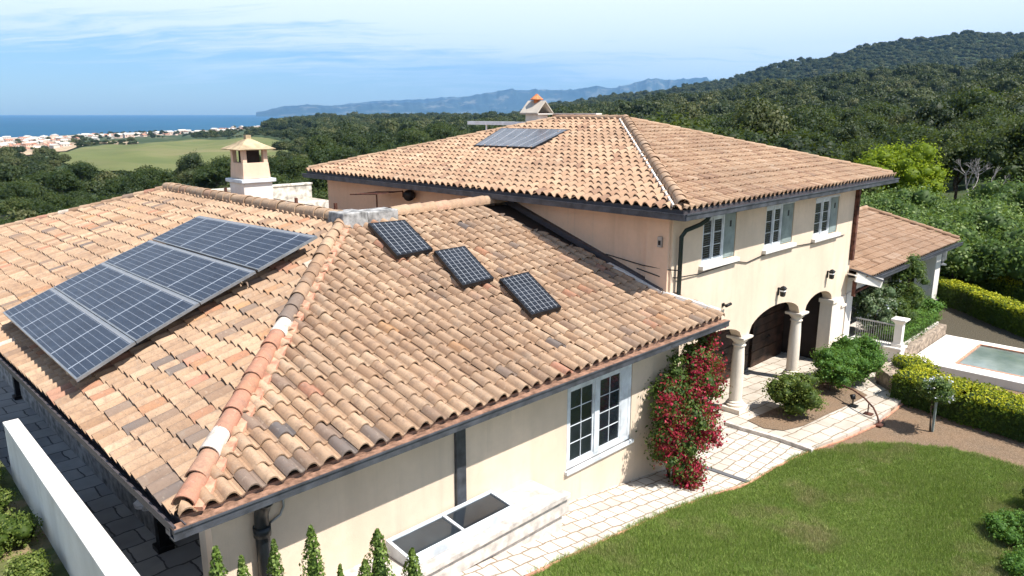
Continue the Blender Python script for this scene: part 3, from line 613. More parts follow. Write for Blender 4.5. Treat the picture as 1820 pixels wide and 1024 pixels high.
# chimney (part of the house, stands on the back slope)
m = MB(); cxy = (11.85, 24.5)
m.box(11.33, 12.37, 23.98, 25.02, 5.6, 7.2); ch = m.build('chimney', 'stucco_white', roof1, bevel=.02)
m = MB(); m.box(11.23, 12.47, 23.88, 25.12, 7.2, 7.32); m.build('chimney_band', 'white_paint', roof1, bevel=.015)
m = MB(); m.lathe((11.85, 24.5, 7.33), [(.69, 0), (.645, .52)], 4, True)
for sx in (-1, 1):
    for sy in (-1, 1): m.box(11.85 + sx * .37 - .075, 11.85 + sx * .37 + .075, 24.5 + sy * .37 - .075, 24.5 + sy * .37 + .075, 7.84, 8.3)
m.build('chimney_top', 'stucco_peach', roof1, bevel=.01)
m = MB(); m.box(11.6, 12.1, 24.25, 24.75, 7.8, 8.28); m.build('flue', 'recess', roof1)
m = MB(); m.lathe((11.85, 24.5, 8.28), [(.92, 0), (.94, .03), (.55, .17), (.18, .33), (.1, .36)], 4, True); m.box(11.76, 11.94, 24.43, 24.6, 8.6, 8.76)
m.build('chimney_cap', 'ochre_render', roof1)
# concrete block on the ridge
m = MB(); m.hexa([(10.35, 16.45, 6.3), (11.15, 16.45, 6.3), (11.15, 17.25, 6.3), (10.35, 17.25, 6.3), (10.38, 16.5, 6.98), (11.12, 16.5, 6.98), (11.12, 17.2, 6.98), (10.38, 17.2, 6.98)]); m.box(11.2, 12.2, 16.6, 17.25, 6.3, 6.93)
m.build('ridge_block', 'concrete', roof1, bevel=.03)
# roof features of the main house
m = MB(); m.box(23.0, 23.6, 21.5, 22.2, 9.0, 9.42); m.box(22.85, 23.75, 21.35, 22.35, 9.42, 9.46); ch2 = m.build('vent_stack', 'stucco_white', roof2)
m = MB()
for sx in (-1, 1):
    m.bar((23.3 + sx * .42, 21.45, 9.5), (23.3, 21.45, 9.95), .12, .07); m.bar((23.3 + sx * .42, 22.25, 9.5), (23.3, 22.25, 9.95), .12, .07)
    m.hexa([(23.3 + sx * .5, 21.35, 9.44), (23.3 + sx * .5, 22.35, 9.44), (23.3, 22.35, 9.92), (23.3, 21.35, 9.92), (23.3 + sx * .5, 21.35, 9.49), (23.3 + sx * .5, 22.35, 9.49), (23.3, 22.35, 9.98), (23.3, 21.35, 9.98)])
m.build('vent_hood', 'stucco_base', roof2)
m = MB(); m.lathe((23.3, 21.85, 9.97), [(.12, -.1), (.13, .03)], 10); m.lathe((23.3, 21.85, 10.0), [(.26, 0), (.28, .03), (.12, .16), (.03, .25)], 8); m.build('vent_cap', 'orange_clay', roof2)
m = MB(); m.mat('stucco_peach').box(24.0, 24.25, 19.3, 21.6, 8.95, 9.42); m.mat('stucco_white').box(23.94, 24.31, 19.2, 21.7, 9.42, 9.47); m.build('parapet', None, roof2)
m = MB(); m.box(22.95, 23.15, 21.0, 25.8, 8.97, 9.12)
for yy in (22.4, 24.6): m.box(23.0, 23.05, yy, yy + .05, 8., 8.97)
m.build('roof_rail', 'plastic_white', roof2)
# ---- porch wing on the right -----------------------------------------
EP, YP, XE = 3.3, 10.1, 41.3; KP = .33; cq = 1 / math.hypot(1, KP); sq = KP * cq
m = MB(); deckpoly(m, [(29.15, YP + .05, EP + .02), (XE - .05, YP + .05, EP + .02), (39.7, 14.1, EP + 4 * KP), (29.15, 14.1, EP + 4 * KP)]); deckpoly(m, [(39.7, 14.1, EP + 4 * KP), (XE - .05, YP + .05, EP + .02), (XE + .3, 18, EP)]); deckpoly(m, [(29.15, 14.1, EP + 4 * KP), (39.7, 14.1, EP + 4 * KP), (XE, 18, EP), (29.15, 18, EP)])
roof3 = m.build('roof', 'deck_dark', house); tag(roof3, 'low tile roof over the porch wing')
tiles('roof_tiles', roof3, (29.15, YP, EP), (1, 0, 0), (0, cq, sq), 12.3, 4.25, [vplane((XE, YP, EP), (39.7, 14.1, 4), (32, 11, 3)), ((29.15, 0, 0), (-1, 0, 0))], 'brown_tile', .25, .36, 31, lambda s, t, g: float(np.clip(g.normal(.5, .2), 0, 1)), .012, .06, 8)
cp = Caps(8); cp.line((XE - .05, YP + .05, EP + .1), (39.7, 14.1, EP + 4 * KP + .06), .11, .4); cp.line((39.7, 14.1, EP + 4 * KP + .06), (29.3, 14.1, EP + 4 * KP + .06), .12, .42); cp.build('ridge_tiles', roof3, 'brown_tile')
m = MB(); gutter(m, (29.9, YP - .06, EP - .02), (XE + .1, YP - .06, EP - .02), (0, -1, 0)); m.build('gutter', 'gutter_blue', house)
m = MB(); m.bar((28.9, 10.45, EP + .35), (30.0, 9.85, EP - .12), .5, .06); m.build('gutter_hopper', 'gutter_blue', house)
m = MB(); m.bar((28.75, 10.3, EP + .12), (29.95, 9.75, EP - .22), .06, .36); m.bar((28.75, 10.5, EP + .2), (29.95, 9.95, EP - .16), .4, .06); m.build('eave_end', 'stucco_white', house)
m = MB(); m.box(29.0, 29.12, 10.38, 10.5, 2.6, 3.2); m.bar((29.1, 10.4, 2.75), (30.3, 10.0, 3.1), .07); m.build('bracket', 'rust', house)
m = MB(); m.box(29.15, XE - .1, 10.75, 11.05, 2.65, 3.28); m.box(29.15, 29.75, 10.7, 11.2, .0, 2.65)
m.build('porch_beam', 'stucco_white', house)
m = MB(); m.box(34.6, 35.45, 10.72, 11.8, .1, 2.66); m.build('pillar', 'stucco_white', house)
m = MB(); m.mat('stucco_white').box(40.3, 41.1, 10.72, 11.6, .3, 2.66); m.mat('pale_stone').box(40.22, 41.18, 10.64, 11.7, 0, .32); m.build('pillar', None, house)
m = MB(); m.mat('glass_dark').box(29.4, 40.8, 12.9, 12.95, .1, 3.); m.mat('recess').box(29.4, 40.8, 12.97, 13.1, 0, 3.3); m.mat('shutter_green')
for xx in (30.2, 32.2, 34.0, 36.6, 38.5): m.box(xx, xx + .09, 12.84, 12.9, .1, 3.)
m.build('glazed_wall', None, house)
m = MB(); m.box(29.2, XE - .1, 10.4, 17, EP - .09, EP - .03); m.build('soffit', 'stucco_white', house)
m = MB(); m.lathe((41.5, 10.75, 2.0), [(.2, 0), (.2, .06), (.05, .1), (.07, .2), (.16, .3), (.16, .7), (.08, .78)], 8); m.bar((41.1, 10.9, 2.1), (41.5, 10.8, 2.1), .05); m.build('porch_lamp', 'grey_metal', house)

# ------------------------------------------------------------------ foliage
def leaves(C, Nn, size, g, asp=.55, jit=.6):
    """one rhombic leaf per centre C, facing roughly Nn"""
    n = len(C); d = Nn + g.normal(0, jit, (n, 3)); d /= np.linalg.norm(d, axis=1)[:, None] + 1e-9
    r = g.normal(0, 1, (n, 3)); a = np.cross(d, r); a /= np.linalg.norm(a, axis=1)[:, None] + 1e-9; b = np.cross(d, a)
    sz = size * g.uniform(.6, 1.35, n)[:, None]
    V = np.stack([C - a * sz * .5, C - b * sz * asp * .5 + d * sz * .08, C + a * sz * .5, C + b * sz * asp * .5 + d * sz * .08], 1).reshape(-1, 3)
    return V, np.arange(4 * n).reshape(n, 4)
def sph(n, g, low=-.35):
    z = g.uniform(low, 1, n); t = g.uniform(0, 2 * np.pi, n); r = np.sqrt(1 - z * z)
    return np.stack([r * np.cos(t), r * np.sin(t), z], 1)
ICO = None
def ico(sub=1):
    bm = bmesh.new(); bmesh.ops.create_icosphere(bm, subdivisions=sub, radius=1); v = np.array([x.co[:] for x in bm.verts]); f = np.array([[q.index for q in x.verts] for x in bm.faces]); bm.free(); return v, f
IV, IF = ico(2)
def blobs(g, n, rx, ry, rz, rb, low=-.3, power=.6):
    D = sph(n, g, low); k = g.uniform(.45, 1, n) ** power
    return D * k[:, None] * np.array([rx - rb * .6, ry - rb * .6, rz - rb * .6]), rb * g.uniform(.65, 1.25, n)
def crown_mesh(name, mat, g, B, Rr, per, size, asp=.6, core=.8, jit=.5, zup=.25, shell=.18, lv=None, core_on=True):
    """leaf clumps: B blob centres, Rr blob radii; leaves over each blob's skin plus an inner mass"""
    Vs = []; Qs = []; Ls = []; k = 0; P = B
    for c, r in zip(B, Rr):
        n = max(6, int(per * (r / np.mean(Rr)) ** 2)); d = sph(n, g, -.6)
        C = c + d * r * (1 + g.normal(0, shell, n))[:, None] * np.array([1, 1, .85])
        nv = d.copy(); nv[:, 2] += zup
        V, Q = leaves(C, nv, size, g, asp, jit); Vs.append(V); Qs.append(Q + k); k += len(V)
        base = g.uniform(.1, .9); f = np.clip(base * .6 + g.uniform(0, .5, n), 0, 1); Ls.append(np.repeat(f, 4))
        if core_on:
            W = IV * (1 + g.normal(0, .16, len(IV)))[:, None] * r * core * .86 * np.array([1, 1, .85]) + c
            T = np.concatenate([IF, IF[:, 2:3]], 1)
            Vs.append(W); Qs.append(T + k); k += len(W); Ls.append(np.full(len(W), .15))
    V = np.concatenate(Vs); Q = np.concatenate(Qs)
    return V, Q, np.concatenate(Ls)
def tri_fix(name, V, Q, L, mats, mi=None):
    # degenerate quads (from triangles) are written as real triangles
    tri = Q[:, 2] == Q[:, 3]; me = bpy.data.meshes.new(name); nq = int((~tri).sum()); nt = int(tri.sum())
    loops = np.concatenate([Q[~tri].ravel(), Q[tri][:, :3].ravel()]); st = np.concatenate([np.arange(nq) * 4, nq * 4 + np.arange(nt) * 3]); tot = np.concatenate([np.full(nq, 4), np.full(nt, 3)])
    me.vertices.add(len(V)); me.vertices.foreach_set('co', V.astype(np.float32).ravel())
    me.loops.add(len(loops)); me.loops.foreach_set('vertex_index', loops.astype(np.int32))
    me.polygons.add(nq + nt); me.polygons.foreach_set('loop_start', st.astype(np.int32)); me.polygons.foreach_set('loop_total', tot.astype(np.int32))
    for m in mats: me.materials.append(M[m])
    if mi is not None: me.polygons.foreach_set('material_index', np.concatenate([mi[~tri], mi[tri]]).astype(np.int32))
    a = me.attributes.new('lv', 'FLOAT', 'POINT'); a.data.foreach_set('value', L.astype(np.float32)); me.update(calc_edges=True); return me
def trunk_mb(h, r, g, limbs=4, spread=.35, lean=.1):
    mb = MB(); p = [(0, 0, 0)]; x = y = 0
    for i in range(1, 5): x += g.normal(0, lean * h * .12); y += g.normal(0, lean * h * .12); p.append((x, y, h * i / 4))
    mb.tube(p, [r * (1 - .16 * i) for i in range(5)], 8)
    for i in range(limbs):
        a = g.uniform(0, 6.28); s = p[2 + i % 3]; L = h * spread * g.uniform(.8, 1.3)
        mb.tube([s, (s[0] + math.cos(a) * L * .5, s[1] + math.sin(a) * L * .5, s[2] + L * .45), (s[0] + math.cos(a) * L, s[1] + math.sin(a) * L, s[2] + L * .8)], [r * .5, r * .35, r * .15], 6)
    return mb
def tree(name, loc, h, rx, rz, nb, rb, per, size, mat, label, cat='tree', group=None, seed=0, tr=.2, low=-.3, core=.8, jit=.5, trunkmat='trunk', asp=.6, lift=None, trunk_name='trunk', crown='crown', ry=None, flowers=None, core_on=True, limbs=4):
    g = np.random.default_rng(seed); root = empty(name, loc, label, cat, group)
    cz = lift if lift is not None else h - rz
    tm = trunk_mb(max(.15, cz + rz * .3), tr, g, limbs); tm.v = [(a + loc[0], b + loc[1], c + loc[2]) for a, b, c in tm.v]; tm.build(trunk_name, trunkmat, root, True)
    B, Rr = blobs(g, nb, rx, ry or rx, rz, rb, low)
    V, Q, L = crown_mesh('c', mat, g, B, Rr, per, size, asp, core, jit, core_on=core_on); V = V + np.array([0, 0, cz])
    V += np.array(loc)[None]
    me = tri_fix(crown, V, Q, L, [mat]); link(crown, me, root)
    if flowers: # (material, clusters, petals per cluster, size, radius, elongation)
        fm, nc, npet, fs, fr = flowers
        Fs = []; Fq = []; k = 0; Fl = []
        idx = g.integers(0, len(B), nc)
        for i in idx:
            d = sph(1, g, -.4)[0]; c = B[i] + d * Rr[i] * 1.02 + np.array([0, 0, cz]) + np.array(loc)
            o = g.normal(0, fr, (npet, 3)) * np.array([1, 1, .8]); V, Q = leaves(c + o, np.tile(d, (npet, 1)), fs, g, .8, .8)
            Fs.append(V); Fq.append(Q + k); k += len(V); Fl.append(np.repeat(g.uniform(0, 1, npet), 4))
        link('blossoms', tri_fix('blossoms', np.concatenate(Fs), np.concatenate(Fq), np.concatenate(Fl), [fm]), root)
    return root
# ------------------------------------------------------------------ ground round the house
G = lambda x, y=0: max(0., min(2.0, .15 * (16.5 - x)))
def sheet(name, poly, dz, mat, zf=None, sub=.6, thick=0., label=None, kind='structure'):
    """flat or sloping sheet cut from a grid"""
    bm = bmesh.new(); xs = [p[0] for p in poly]; ys = [p[1] for p in poly]
    vs = [bm.verts.new((p[0], p[1], 0)) for p in poly]; f = bm.faces.new(vs)
    if f.normal.z < 0: bmesh.ops.reverse_faces(bm, faces=[f])
    if zf:
        x = min(xs) + sub
        while x < max(xs):
            bmesh.ops.bisect_plane(bm, geom=bm.verts[:] + bm.edges[:] + bm.faces[:], plane_co=(x, 0, 0), plane_no=(1, 0, 0)); x += sub
    bm.normal_update()
    for f in bm.faces:
        if f.normal.z < 0: f.normal_flip()
    if thick:
        r = bmesh.ops.extrude_face_region(bm, geom=bm.faces[:]); top = [v for v in r['geom'] if isinstance(v, bmesh.types.BMVert)]; tset = set(top)
        for v in bm.verts: v.co.z = (zf(v.co.x, v.co.y) if zf else 0) + dz - (0 if v in tset else thick)
        bmesh.ops.recalc_face_normals(bm, faces=bm.faces[:])
    else:
        for v in bm.verts: v.co.z = (zf(v.co.x, v.co.y) if zf else 0) + dz
    bmesh.ops.triangulate(bm, faces=[f for f in bm.faces if len(f.verts) > 4])
    me = bpy.data.meshes.new(name); bm.to_mesh(me); bm.free(); me.materials.append(M[mat])
    o = link(name, me); tag(o, label, None, None, kind); return o
sheet('mulch_ground', [(8, -14), (40, -14), (46, 4), (46, 9), (36.5, 9.4), (27, 10.4), (8, 10.4)], -.02, 'mulch', G, .8)
sheet('garden_track', [(35.4, 9.2), (35.4, -12), (46, -12), (60, 6), (52, 16), (41.4, 16), (41.4, 10.5)], .0, 'mulch_dark')
LAWN = [(8.85, 8.35), (10.5, 8.42), (13.9, 8.5), (15.5, 8.42), (17.04, 8.2), (18.6, 8.1), (20.1, 7.85), (21.2, 7.3), (22.3, 6.3), (23.0, 5.2), (23.2, 4.2), (22.95, 3.2), (22.3, 1.8), (21.5, 0), (20.5, -4), (6, -4), (6, 5.5), (7.4, 7.3)]
lawn = sheet('lawn', LAWN, .015, 'lawn', G, .5)
sheet('paved_path', [(6.6, 8.2), (8.77, 8.45), (10.5, 8.5), (13.9, 8.6), (15.5, 8.52), (17.04, 8.28), (18.6, 8.2), (20.08, 7.98), (20.08, 10.7), (16.6, 10.7), (16.6, 10.25), (6.6, 10.25)], .02, 'paver_light', G, .5)
plat = [(20.1, 7.9), (21.4, 7.62), (23.4, 7.3), (25.9, 7.35), (26.9, 8.6), (29.9, 9.0), (29.9, 12.7), (16.9, 12.7), (16.9, 10.62), (20.1, 10.62)]
sheet('stone_terrace', plat, .13, 'paver_stone', None, .5, .18)
m = MB(); kb = [(20.02, 10.9), (20.02, 10.0), (20.1, 8.9), (20.02, 7.85)]
for a, b in zip(kb[:-1], kb[1:]): m.bar((a[0], a[1], .06), (b[0], b[1], .06), .14, .155)
tag(m.build('kerb_step', 'kerb', None, bevel=.012), kind='structure')
m = MB(); m.bar((17.0, 9.7, .03), (17.08, 8.27, .03), .14, .03); tag(m.build('drain_channel', 'drain'), 'dark drain channel crossing the pale paved path', 'drain')
m = MB(); ed = [(8.75, 8.4), (10.5, 8.46), (13.9, 8.55), (15.5, 8.47), (17.04, 8.24), (18.6, 8.15), (20.06, 7.92), (21.4, 7.58), (23.4, 7.26), (25.9, 7.3)]
for a, b in zip(ed[:-1], ed[1:]): m.bar((a[0], a[1], G(a[0]) + .02), (b[0], b[1], G(b[0]) + .02), .05, .05)
tag(m.build('path_edging', 'mortar'), kind='structure')
bedp = [(20.55, 10.15), (20.35, 9.5), (20.6, 9.0), (21.4, 8.72), (22.65, 8.6), (24.2, 8.4), (25.4, 8.3), (25.9, 9.1), (25.6, 9.9), (24.2, 10.15), (22.4, 9.95)]
sheet('shrub_bed', bedp, .15, 'mulch')
# ledge, coping and skylight under the wing wall
m = MB(); lz = lambda x: 1.9 - .04 * (x - 4.6)
m.prism([(3.9, 9.3), (10.8, 9.3), (10.8, YW + .02), (3.9, YW + .02)], lambda x, y: .0, lambda x, y: 1.72); o = m.build('stone_ledge', 'kerb', bevel=.02); tag(o, 'pale stone ledge with coping below the front wing wall', 'ledge')
m = MB(); m.box(3.9, 10.85, 9.12, 9.34, 1.68, 1.8); m.box(3.9, 10.9, 9.2, 9.32, 1.3, 1.69); cpn = m.build('coping', 'kerb', o, bevel=.015)
sk = empty('skylight', (8.7, 9.7, 1.72), 'white framed glass skylight box on the stone ledge', 'skylight')
m = MB()
def frame_box(m, x0, x1, y0, y1, z0, zf_, zb, t):
    z = lambda y: zf_ + (zb - zf_) * (y - y0) / (y1 - y0)
    for a, b in ((y0, y0 + t), (y1 - t, y1)): m.hexa([(x0, a, z0), (x1, a, z0), (x1, b, z0), (x0, b, z0), (x0, a, z(a)), (x1, a, z(a)), (x1, b, z(b)), (x0, b, z(b))])
    for a, b in ((x0, x0 + t), (x1 - t, x1), ((x0 + x1) / 2 - t / 2, (x0 + x1) / 2 + t / 2)): m.hexa([(a, y0 + t, z0), (b, y0 + t, z0), (b, y1 - t, z0), (a, y1 - t, z0), (a, y0 + t, z(y0 + t)), (b, y0 + t, z(y0 + t)), (b, y1 - t, z(y1 - t)), (a, y1 - t, z(y1 - t))])
frame_box(m, 6.9, 9.5, 9.42, 10.12, 1.73, 1.92, 2.0, .06); m.build('frame', 'white_paint', sk)
m = MB(); m.hexa([(6.95, 9.47, 1.87), (9.45, 9.47, 1.87), (9.45, 10.07, 1.93), (6.95, 10.07, 1.93), (6.95, 9.47, 1.9), (9.45, 9.47, 1.9), (9.45, 10.07, 1.96), (6.95, 10.07, 1.96)]); m.build('glass', 'glass_dark', sk)
# left side : retaining wall, bed, patio
def slab(a, z0, z1): return [(1.99 - a, -2, z0), (2.43 + a, -2, z0), (2.87 + a, 16.95 + a, z0), (2.62 - a, 16.95 + a, z0), (1.99 - a, -2, z1), (2.43 + a, -2, z1), (2.87 + a, 16.95 + a, z1), (2.62 - a, 16.95 + a, z1)]
m = MB(); m.hexa(slab(0, .5, 3.43)); gw = m.build('garden_wall', 'stucco_white', bevel=.015); tag(gw, 'long white rendered garden wall beside the shaded patio, its flat top in full sun', 'wall')
m = MB(); m.hexa(slab(.012, 3.43, 3.5)); m.build('coping', 'stucco_white', gw, bevel=.01)
tag(MB().prism([(-14, -4), (2.0, -4), (2.02, -2), (2.64, 17), (2.64, 24), (-14, 24)], -.5, 2.25).build('planting_bed', 'soil'), kind='structure')
tag(MB().box(2.7, 7.5, 10.45, 35, 1.0, 1.4).build('patio', 'paver_dark'), kind='structure'); tag(MB().box(-14, 2.69, 24, 38, 1.0, 1.4).build('patio', 'paver_dark'), kind='structure')
tag(MB().box(3., 3.9, 4, 10.45, .3, 1.38).build('patio', 'paver_dark'), kind='structure')
m = MB(); m.box(4.32, 4.6, 14.05, 30, 1.4, 2.0); m.box(4.7, 5.6, 22.5, 22.8, 1.4, 2.3); m.box(4.3, 5.2, 24.5, 25.6, 1.4, 2.1); o = m.build('low_wall', 'concrete', bevel=.02); tag(o, 'low shaded concrete wall under the left eave', 'wall')
g = np.random.default_rng(4); bm = bmesh.new(); bmesh.ops.create_icosphere(bm, subdivisions=3, radius=.22)
for v in bm.verts: v.co *= 1 + .28 * math.sin(v.co.x * 31 + 2) * math.sin(v.co.y * 27) + g.normal(0, .05); v.co.z = max(-.1, v.co.z * .8); v.co += Vector((4.32, 14.3, 2.12))
me = bpy.data.meshes.new('plastic_bag'); bm.to_mesh(me); bm.free(); me.materials.append(M['plastic_white']); tag(link('plastic_bag', me), 'crumpled white plastic bag on the low wall under the eave corner', 'bag')
# ---- roof terrace behind the wing
tag(MB().box(14.9, 21, 27.65, 40, 0, 5.0).build('roof_terrace', 'dry_earth'), kind='structure'); tag(MB().box(14.75, 16.65, 21.5, 27.64, 0, 5.0).build('roof_terrace', 'dry_earth'), kind='structure')
sheet('terrace_paving', [(15.2, 30.), (20.8, 29), (20.9, 39.8), (15.2, 39.8)], 5.02, 'paver_stone')
fe = empty('wire_fence', (15.2, 29, 5), 'rusty post and wire fence on the terrace between chimney and main house', 'fence')
for k, (x, y) in enumerate(((15.0, 33.6), (15.05, 30.6), (15.1, 27.4), (15.05, 24.4))):
    MB().box(x - .05, x + .05, y - .05, y + .05, 5, 6.15 + .05 * (k % 2)).build('post', 'rust', fe)
m = MB()
for z in (5.35, 5.65, 5.95): m.tube([(15.0, 33.6, z), (15.05, 30.6, z + .05), (15.1, 27.4, z), (15.05, 24.4, z)], .018, 5)
m.build('wires', 'rust', fe)
m = MB(); m.box(15.3, 20.8, 36.0, 36.3, 5.0, 5.75); m.box(15.25, 20.85, 35.95, 36.35, 5.75, 5.85); tag(m.build('terrace_wall', 'pale_stone', bevel=.02), 'low pale stone wall at the far side of the terrace', 'wall')
m = MB(); m.box(19.0, 20.8, 30, 30.25, 5.0, 5.5); m.box(17.2, 18.9, 31.5, 31.75, 5.0, 5.4); tag(m.build('terrace_wall', 'pale_stone', bevel=.03), 'crumbling stone wall stub on the dry terrace', 'wall')
ct = empty('garden_trolley', (15.6, 22.6, 5), 'wire mesh garden trolley with a black wheel against the peach wall', 'trolley')
m = MB()
for k in range(25): m.bar((15.2 + k * .05, 22.0, 6.7), (15.2 + k * .05, 23.6, 6.57), .01)
for k in range(33): m.bar((15.2, 22.0 + k * .05, 6.7 - k * .004), (16.4, 22.0 + k * .05, 6.72 - k * .004), .01)

for a, b in (((15.8, 22.8, 5), (15.8, 22.8, 6.7)), ((16.4, 22, 6.5), (16.4, 22, 6.7)), ((15.2, 22, 6.7), (16.4, 22, 6.72)), ((15.2, 22, 6.7), (15.2, 23.6, 6.57))): m.bar(a, b, .04)
m.build('frame', 'rust', ct)
m = MB(); m.tube([(16.5, 21.7, 6.6), (16.3, 21.55, 6.6)], .2, 16); m.build('wheel', 'black_metal', ct, True)
# ---- right garden: raised terrace, railing, planter, pool ----------------
TZ = .6
tag(MB().box(29.95, 35.4, 9.0, 12.85, 0, TZ).build('raised_terrace', 'kerb', bevel=.015), kind='structure')
m = MB(); m.box(29.75, 30.35, 8.75, 10.72, 0, TZ + .02); m.box(29.68, 30.42, 8.7, 10.72, TZ + .02, TZ + .1); tw = m.build('terrace_base_wall', 'stucco_white', bevel=.012); tag(tw, 'white base wall under the metal railing beside the arches', 'wall')
rl = empty('railing', (30.05, 10, TZ + .1), 'brown metal railing with thin bars between the house and the white post', 'railing')
m = MB(); m.tube([(30.05, 10.6, 1.52), (30.05, 9.15, 1.5)], .03, 8); m.bar((30.05, 10.6, .8), (30.05, 9.15, .8), .03); m.build('handrail', 'grey_metal', rl)
m = MB()
for k in range(17): m.bar((30.05, 10.55 - k * .085, .7), (30.05, 10.55 - k * .085, 1.5), .016)
m.build('bars', 'grey_metal', rl)
m = MB(); m.lathe((30.05, 8.95, TZ + .1), [(.26, 0), (.26, .1), (.22, .14), (.2, .2), (.2, .9), (.26, .96), (.3, 1.0), (.38, 1.04), (.38, 1.1), (.1, 1.15)], 4, True); tag(m.build('balustrade_post', 'stucco_white', bevel=.008), 'white square post with flat cap at the end of the railing', 'post')
m = MB(); m.box(30.3, 35.6, 8.72, 9.0, 0, .48); m.box(35.3, 35.6, 9.0, 10.6, 0, .48); tag(m.build('planter_wall', 'block_stone', bevel=.02), 'brown stone planter kerb below the clipped green hedge', 'planter')
tag(MB().box(29.7, 30.6, 8.3, 8.85, 0, .3).box(29.55, 30.4, 8.0, 8.5, 0, .15).build('garden_step', 'pale_stone', bevel=.02), 'pale stone steps below the white post', 'steps')
PW = (31.5, 34.9, -4, 7.25)
m = MB(); x0, x1, y0, y1 = PW
m.box(30.15, x0, y0, 8.68, -.6, .06); m.box(x1, 35.5, y0, 8.68, -.6, .06); m.box(x0, x1, y1, 8.68, -.6, .06); m.box(x0, x1, y0, y1, -.9, -.7)
tag(m.build('pool_deck', 'pool_deck', bevel=.02), kind='structure')
m = MB(); m.box(x0 - .02, x0 + .05, y0, y1, -.6, .085); m.box(x1 - .05, x1 + .02, y0, y1, -.6, .085); m.box(x0 + .05, x1 - .05, y1 - .05, y1 + .02, -.6, .085); tag(m.build('pool_coping', 'mortar', bevel=.01), 'pinkish coping round the swimming pool', 'pool edge')
tag(MB().box(x0 + .05, x1 - .05, y0, y1 - .05, -.6, .02).build('pool_water', 'pool_water'), kind='structure')
tag(MB().box(29.95, 30.15, -4, 8.3, -.1, .30).build('pool_wall', 'stucco_white', bevel=.01), 'low white wall along the near side of the pool deck', 'wall')
# bench block
m = MB(); m.hexa([(26.1, 7.6, .02), (26.75, 7.25, .02), (27.9, 8.3, .02), (27.3, 8.75, .02), (26.1, 7.6, .62), (26.75, 7.25, .62), (27.9, 8.3, .62), (27.3, 8.75, .62)]); tag(m.build('stone_block', 'block_stone', bevel=.02), 'brown stone bench block at the end of the pale path', 'bench')
# arched pipe rail and its small lamp
m = MB(); m.tube([(25.2, 9.9, .2), (24.9, 9.4, .45), (24.6, 8.9, .56), (24.3, 8.4, .60), (23.9, 7.9, .58), (23.6, 7.5, .45), (23.45, 7.3, .25), (23.4, 7.22, .03)], .028, 8); m.tube([(23.75, 7.7, .1), (23.75, 7.7, .53)], .02, 8); m.box(23.25, 23.55, 7.1, 7.4, .0, .06); m.box(23.65, 23.85, 7.55, 7.8, .1, .17)
tag(m.build('pipe_handrail', 'rust', None, True), 'curved rusty pipe rail arching over the edge of the shrub bed', 'handrail')
sp = empty('path_light', (24.1, 8.3, .13), 'small black garden spotlight on the pale path', 'light'); m = MB(); m.box(23.95, 24.2, 8.15, 8.4, .13, .17); m.bar((24.1, 8.3, .15), (24.12, 8.32, .42), .035); m.build('stand', 'black_metal', sp); m = MB(); m.tube([(24.1, 8.3, .36), (24.15, 8.36, .5)], [.07, .09], 10); m.build('lamp_head', 'black_metal', sp, True)
# ------------------------------------------------------------------ solar panels
def panel(corners, mat, label, group, th=.045, frame=.045, fm='grey_metal', legs=True, dz=.25, nu=1):
    """corners: low-far, low-near, high-near, high-far (low = towards the eave)"""
    c = [Vector(p) for p in corners]; ctr = sum(c, Vector()) / 4; root = empty('solar_panel', ctr, label, 'solar panel', group)
    n = (c[1] - c[0]).cross(c[3] - c[0]).normalized()
    if n.z < 0: n = -n
    mb = MB(); dn = -n * th
    mb.hexa([p + dn for p in c] + c) if (c[1] - c[0]).cross(c[2] - c[1]).z > 0 else mb.hexa([p + dn for p in c[::-1]] + c[::-1])
    o = mb.build('frame', fm, root)
    q = []
    for i in range(4):
        a = (c[(i + 1) % 4] - c[i]).normalized(); b = (c[i - 1] - c[i]).normalized(); q.append(c[i] + (a + b) * frame + n * .003)
    me = bpy.data.meshes.new('cells'); me.from_pydata([tuple(v) for v in q], [], [(0, 1, 2, 3)]); uv = me.uv_layers.new(name='UVMap')
    for k, u in enumerate(((0, 0), (0, 1), (1, 1), (1, 0))): uv.data[k].uv = u
    me.materials.append(M[mat]); link('cells', me, root)
    e1 = c[0].lerp(c[1], .12), c[3].lerp(c[2], .12); e2 = c[0].lerp(c[1], .88), c[3].lerp(c[2], .88)
    for a, b in (e1, e2):
        mb = MB()
        mb.bar(a + dn * 1.6, b + dn * 1.6, .05, .05)
        for t in (.15, .85): p = a.lerp(b, t) + dn * 1.8; mb.bar(p, p - Vector((0, 0, dz)), .04)
        mb.build('mounting_rail', 'grey_metal', root)
    return root
FL = [(3.57, 20.82, 4.84), (4.75, 21.05, 5.23), (6.05, 21.3, 5.66), (7.36, 21.42, 6.1), (8.84, 21.68, 6.59)]
FN = [(3.43, 14.58, 4.8), (4.62, 14.93, 5.19), (6.03, 15.2, 5.66), (7.43, 15.38, 6.12), (9.1, 15.6, 6.67)]
for i, txt in enumerate(('lowest panel of the big array, next to the eave gutter', 'second lowest panel of the big array on the left slope', 'third panel up the big array, just under the dark gap', 'top panel of the big array, highest under the ridge')):
    a, b, c, d = FL[i], FN[i], FN[i + 1], FL[i + 1]
    f = .985 if i < 2 else (.955 if i == 2 else .985); c = tuple(Vector(b).lerp(Vector(c), f)); d = tuple(Vector(a).lerp(Vector(d), f))
    panel((a, b, c, d), 'cell_blue', 'blue solar panel, ' + txt, 'panels of the big roof array', .06, .04, dz=.36)
SP = [[(10.93, 16.2), (12.07, 16.15), (11.70, 14.52), (10.55, 14.47)], [(11.66, 14.42), (12.68, 14.42), (12.2, 12.82), (11.16, 12.78)], [(12.31, 12.74), (13.36, 12.78), (12.84, 11.19), (11.82, 11.19)]]
